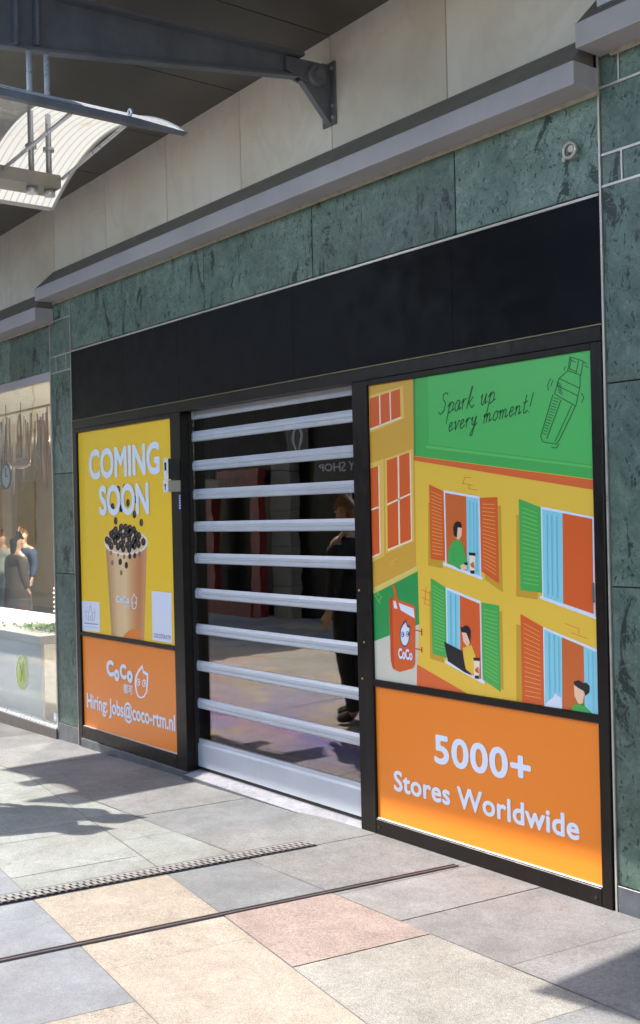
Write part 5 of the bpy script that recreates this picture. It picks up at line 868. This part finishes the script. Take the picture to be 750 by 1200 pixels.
# ------------------------------------------------------------------ people
M_skin = mat('skin', (.50, .31, .22), .5); M_hair = mat('black_hair', (.012, .010, .010), .4); M_hairb = mat('brown_hair', (.22, .11, .05), .4)
M_blk = mat('black_cloth', (.012, .012, .014), .85); M_coat = mat('taupe_coat', (.075, .062, .055), .85); M_blue = mat('blue_cloth', (.035, .05, .10), .85); M_jean = mat('pale_denim', (.22, .30, .38), .85); M_mint = mat('grey_green_top', (.30, .36, .32), .85); M_shoe = mat('black_shoe', (.012, .012, .012), .4); M_sole = mat('pale_sole', (.5, .5, .5), .6)
def person(label, loc, face, top, legs, hair, height=1.75, coat=False, phone=False, longhair=False):
    t = thing('person', label, 'person', loc); s = height / 1.75; c, sn = math.cos(face), math.sin(face); L = Vector(loc)
    def P(x, y, z, *r):            # x = to the figure's left, y = forward, z = up (metres for a 1.75 m figure)
        X, Y = -sn * x * -1 + 0, 0
        v = Vector((c * y - sn * x, sn * y + c * x, z)) * s; return (v.x, v.y, v.z, *[q * s for q in r])
    ORG[t.name] = Vector((0, 0, 0))
    st = .10  # half stride
    J = {'pel': P(0, 0, .95, .125, .10), 'bel': P(0, .01, 1.08, .115, .09), 'che': P(0, .0, 1.28, .135, .10), 'sho': P(0, -.01, 1.42, .09, .075), 'nec': P(0, .0, 1.50, .052), 'hd0': P(0, .02, 1.575, .068, .075), 'hd1': P(0, .02, 1.65, .078, .092), 'hd2': P(0, .01, 1.715, .055, .065)}
    for sd, k in ((1, 'l'), (-1, 'r')):
        J['hip' + k] = P(sd * .09, 0, .88, .085); J['kne' + k] = P(sd * .10, .03 + sd * st * .5, .49, .056); J['ank' + k] = P(sd * .105, sd * st - .02, .085, .038); J['toe' + k] = P(sd * .12, sd * st + .15, .03, .034, .026)
        J['sh' + k] = P(sd * .175, -.01, 1.40, .062)
        if phone and sd < 0: J['el' + k] = P(sd * .22, .06, 1.14, .042); J['wr' + k] = P(sd * .13, .28, 1.26, .028); J['pa' + k] = P(sd * .09, .33, 1.32, .032, .016)
        else: J['el' + k] = P(sd * .215, -.03, 1.13, .042); J['wr' + k] = P(sd * .205, .04, .90, .028); J['pa' + k] = P(sd * .205, .06, .83, .036, .018)
    E = [('pel', 'bel'), ('bel', 'che'), ('che', 'sho'), ('sho', 'nec'), ('nec', 'hd0'), ('hd0', 'hd1'), ('hd1', 'hd2')]
    for k in 'lr': E += [('pel', 'hip' + k), ('hip' + k, 'kne' + k), ('kne' + k, 'ank' + k), ('ank' + k, 'toe' + k), ('sho', 'sh' + k), ('sh' + k, 'el' + k), ('el' + k, 'wr' + k), ('wr' + k, 'pa' + k)]
    for sd, k in ((1, 'l'), (-1, 'r')):   # five fingers rooted in each palm
        px, py, pz = [v / s for v in J['pa' + k][:3]]; wv = Vector(J['pa' + k][:3]) - Vector(J['wr' + k][:3]); d = wv.normalized(); side = Vector((c, sn, 0)).cross(d).normalized() if abs(d.z) > .8 else Vector((-sn, c, 0)); pal = Vector(J['pa' + k][:3]); fwd = Vector((c, sn, 0)) if abs(d.z) > .8 else Vector((0, 0, 1))
        for i, ln in enumerate((.075, .085, .078, .06)):
            a = pal + fwd * (.026 - .017 * i) + d * .02; e = a + d * ln * .55; f = e + d * ln * .4 - side * sd * .012
            for q, v in (('a', a), ('b', e), ('c', f)): J['f%s%d%s' % (k, i, q)] = (*v, .0095)
            E += [('pa' + k, 'f%s%da' % (k, i)), ('f%s%da' % (k, i), 'f%s%db' % (k, i)), ('f%s%db' % (k, i), 'f%s%dc' % (k, i))]
        a = pal + fwd * .035 - d * .01; e = a + fwd * .025 + d * .03; J['t' + k + 'a'] = (*a, .011); J['t' + k + 'b'] = (*e, .010); E += [('pa' + k, 't' + k + 'a'), ('t' + k + 'a', 't' + k + 'b')]
    J['nose'] = P(0, .118, 1.632, .012); J['noseb'] = P(0, .095, 1.645, .014); E += [('hd1', 'noseb'), ('noseb', 'nose')]
    for sd, k in ((1, 'l'), (-1, 'r')): J['ear' + k] = P(sd * .082, .015, 1.635, .014, .022); E.append(('hd1', 'ear' + k))
    def grow(nm, keys, edges, m, add=0.0, ov={}):
        pts = []
        for q in keys: v = ov.get(q, J[q]); pts.append(tuple(v[:3]) + tuple(r + add for r in v[3:]))
        ix = {q: i for i, q in enumerate(keys)}; o = skin(nm, pts, [(ix[a], ix[b_]) for a, b_ in edges if a in ix and b_ in ix], m, t); return o
    keys = ['pel'] + [k for k in J if k != 'pel']; grow('body', keys, E, M_skin)
    up = ['pel', 'bel', 'che', 'sho', 'shl', 'shr', 'ell', 'elr', 'wrl', 'wrr']; grow('coat' if coat else 'jacket', up, E, top, .024, {'pel': (*J['pel'][:3], .135 * s, .115 * s), 'sho': (*J['sho'][:3], .105 * s, .085 * s), 'shl': (*J['shl'][:3], .072 * s), 'shr': (*J['shr'][:3], .072 * s)})
    grow('trousers', ['pel', 'bel', 'hipl', 'hipr', 'knel', 'kner', 'ankl', 'ankr'], E, legs, .018)
    for k in 'lr':
        o = grow('shoe', ['ank' + k, 'toe' + k], E, M_shoe, .014)
    if coat:
        b = MB(); prev = None
        for z, rx, ry in ((1.25, .20, .155), (1.05, .205, .16), (.85, .235, .185), (.6, .27, .21), (.34, .295, .235)):
            ring = []
            for i in range(26):
                a = 2 * math.pi * i / 26; f = 1 + .035 * math.sin(a * 7 + z * 3) * (1.3 - z); ring.append(b.b.verts.new(P(rx * math.cos(a) * f, ry * math.sin(a) * f, z)[:3]))
            if prev:
                for i in range(26): f_ = b.b.faces.new((prev[i], prev[(i + 1) % 26], ring[(i + 1) % 26], ring[i])); f_.smooth = True
            prev = ring
        b.build('coat_skirt', top, t)
    hp = [P(0, .005, 1.715, .062, .074), P(0, -.035, 1.66, .082, .072), P(0, -.055, 1.58, .064, .045), P(0, .04, 1.735, .045, .05)]; he = [(0, 1), (1, 2), (0, 3)]
    if longhair: hp += [P(0, -.10, 1.70, .05), P(0, -.085, 1.45, .055, .035)]; he += [(1, 4), (2, 5)]
    skin('hair', hp, he, hair, t)
    for sd in (1, -1):
        b = MB(); v = P(sd * .031, .098, 1.660)[:3]; b.ball(v, .010 * s, (1, 1, 1), mat('eye_white', (.7, .68, .65), .2), 10); e = b.build('eye', None, t); b = MB(); v = P(sd * .031, .1065, 1.660)[:3]; b.ball(v, .0045 * s, (1, 1, 1), M_hair, 8); b.build('iris', None, e)
    b = MB(); v = P(0, .094, 1.597)[:3]; b.ball(v, .02 * s, (.5 + .5 * abs(sn), .5 + .5 * abs(c), .28), mat('lips', (.38, .15, .12), .5), 10); b.build('mouth', None, t)
    return t
person('person in black jacket and black trousers walking beside the gate, just out of the picture', (-6.86, -1.82, gz(-6.8)), R(170), M_blk, M_blk, M_hairb, 1.76)
person('person in dark blue coat walking next to the one in black, out of the picture', (-6.74, -2.03, gz(-6.7)), R(165), M_blue, M_jean, M_hair, 1.72, phone=True, coat=True)
person('person in a long taupe coat with black hair inside the neighbouring shop', (-16.6, 3.25, -.34), R(100), M_coat, M_blk, M_hair, 1.72, coat=True, longhair=True)
person('person in a blue jacket standing behind the one in the long coat', (-19.2, 4.45, -.34), R(-60), M_blue, M_blue, M_hairb, 1.78)
person('person in grey green top and pale jeans near the left edge of the window', (-20.3, 4.5, -.34), R(-70), M_mint, M_jean, M_hairb, 1.72)
b_ = thing('handbag', 'black handbag resting on the display platform below the long coat', 'handbag', (-8.93, .6, .66)); q = MB(); q.box(-9.02, -8.83, .55, .66, .657, .78, bev=.03, seg=3); q.build('bag', M_shoe, b_); q = MB(); q.torus((-8.925, .605, .79), .05, .006, n=16, k=6); q.build('handle', M_shoe, b_); q = MB(); q.box(-8.94, -8.91, .543, .549, .70, .725); q.build('clasp', M_alu2, b_)

# ------------------------------------------------------------------ the other side of the street (seen mirrored in the gate panels)
op = thing('opposite_building', 'low stone shop building on the other side of the street, seen only as a reflection', 'building', (-15, -7.8, 0)); YO = -7.8
M_sand = mat('sandstone', (.27, .24, .19), .8, 0, .2, 2, bump=.2, bscale=40); M_brick = mat('dull_brick', (.05, .04, .032), .85, 0, .3, 3, bump=.2, bscale=60); M_dglass = mat('dark_shop_glass', (.006, .007, .008), .3, spec=.15)
b = MB(); b.box(-19.5, 4, YO - .3, YO, 2.62, 4.0); b.box(-19.5, 4, YO - 5, YO - .3, -.4, 4.0); b.build('wall', M_brick, op)
b = MB(); b.box(-19.5, 4, YO - .29, YO - .2, -.32, 2.62); b.build('shop_glass', M_dglass, op)
for x0, x1 in ((-19.5, -18.9), (-16.35, -15.78), (-9.5, -8.7), (-5, -4.2), (0, .8)):
    b = MB(); z = -.32
    while z < 2.6: b.box(x0, x1, YO - .19, YO + .03, z, min(z + .33, 2.615), bev=.012); z += .335
    b.build('pillar', M_sand, op)
for x in (-15.0 + .7 * k for k in range(1, 8)): part('mullion', M_alu2, op, (x, x + .03, YO - .19, YO - .16, -.32, 2.0))
part('cornice', M_sand, op, (-19.5, 4, YO, YO + .14, 3.86, 4.06), bev=.01)
t = thing('red_portal', 'red shop entrance portal with black lettering across the street, seen only as a reflection', 'shop entrance', (-17.5, YO, 0)); M_red = mat('red_paint', (.24, .026, .018), .45, 0, .25, 5)
part('jamb', M_red, t, (-18.55, -18.05, YO + .04, YO + .2, -.3, 2.45)); part('jamb', M_red, t, (-16.75, -16.5, YO + .04, YO + .2, -.3, 2.45)); part('head', M_red, t, (-18.049, -16.751, YO + .04, YO + .2, 2.1, 2.45)); part('step', M_red, t, (-18.049, -16.751, YO + .04, YO + .22, -.3, .12))
lettering('OUTLET', (-17.95, -16.95, 2.2, 2.34), YO + .203, M_hair, t, .02, mirror=-1)
t = thing('fascia_sign', 'black shop sign with white letters across the street, seen only as a reflection', 'shop sign', (-13.5, YO, 2.4)); part('board', mat('black_sign', (.01, .01, .012), .4), t, (-15.0 + .01, -9.6, YO + .02, YO + .08, 2.14, 2.60)); lettering('TOY SHOP', (-14.85, -13.45, 2.30, 2.45), YO + .083, mat('white_print', (.7, .7, .75), .4), t, .02, mirror=-1)
t = thing('hanging_sign', 'black square sign with two white curved strokes, seen only as a reflection', 'sign', (-15.45, YO, 2.7)); part('board', mat('black_sign', (.01, .01, .012), .4), t, (-15.75, -15.12, YO + .05, YO + .10, 2.65, 3.2))
for s in (-1, 1):
    b = MB(); pr = []
    for k in range(9): a = -1.1 + 2.2 * k / 8; pr.append((-15.435 + s * (.02 + .12 * math.cos(a)), 2.925 + .2 * math.sin(a)))
    for k in range(8, -1, -1): a = -1.1 + 2.2 * k / 8; pr.append((-15.435 + s * (-.01 + .085 * math.cos(a)), 2.925 + .2 * math.sin(a)))
    b.prism(pr, YO + .1005, YO + .106, axis='y'); b.build('stroke', mat('white_print', (.7, .7, .75), .4), t)
tb = thing('tall_building', 'tall tan stone building farther down the street, seen only as a reflection', 'building', (-30, -8, 0)); b = MB(); b.box(-44, -19.6, -14, YO - .3, -.4, 9.5); b.build('wall', M_sand, tb)
for i in range(10):
    for k in range(3): part('window', M_dglass, tb, (-42 + 2.3 * i, -40.9 + 2.3 * i, YO - .295, YO - .26, 1.0 + 2.8 * k, 2.6 + 2.8 * k), bev=0)

# repeats share a group
GROUPS = {'poster': 'posters set in the shop front', 'cornice': 'grey cornices along the wall', 'marble_lintel': 'green marble bands over the shops', 'marble_pilaster': 'green marble pilasters', 'canopy_bracket': 'steel brackets under the canopy',
          'vaulted_lamp': 'vaulted lamps hanging under the canopy', 'room_fill_light': 'added fill lights of the neighbouring shop', 'bulb_pole': 'poles with lit bulbs in the shop window', 'person': 'passers-by and shoppers'}
for o in list(bpy.data.objects):
    k = o.name.split('.')[0]
    if o.parent is None and k in GROUPS and 'label' in o: o['group'] = GROUPS[k]
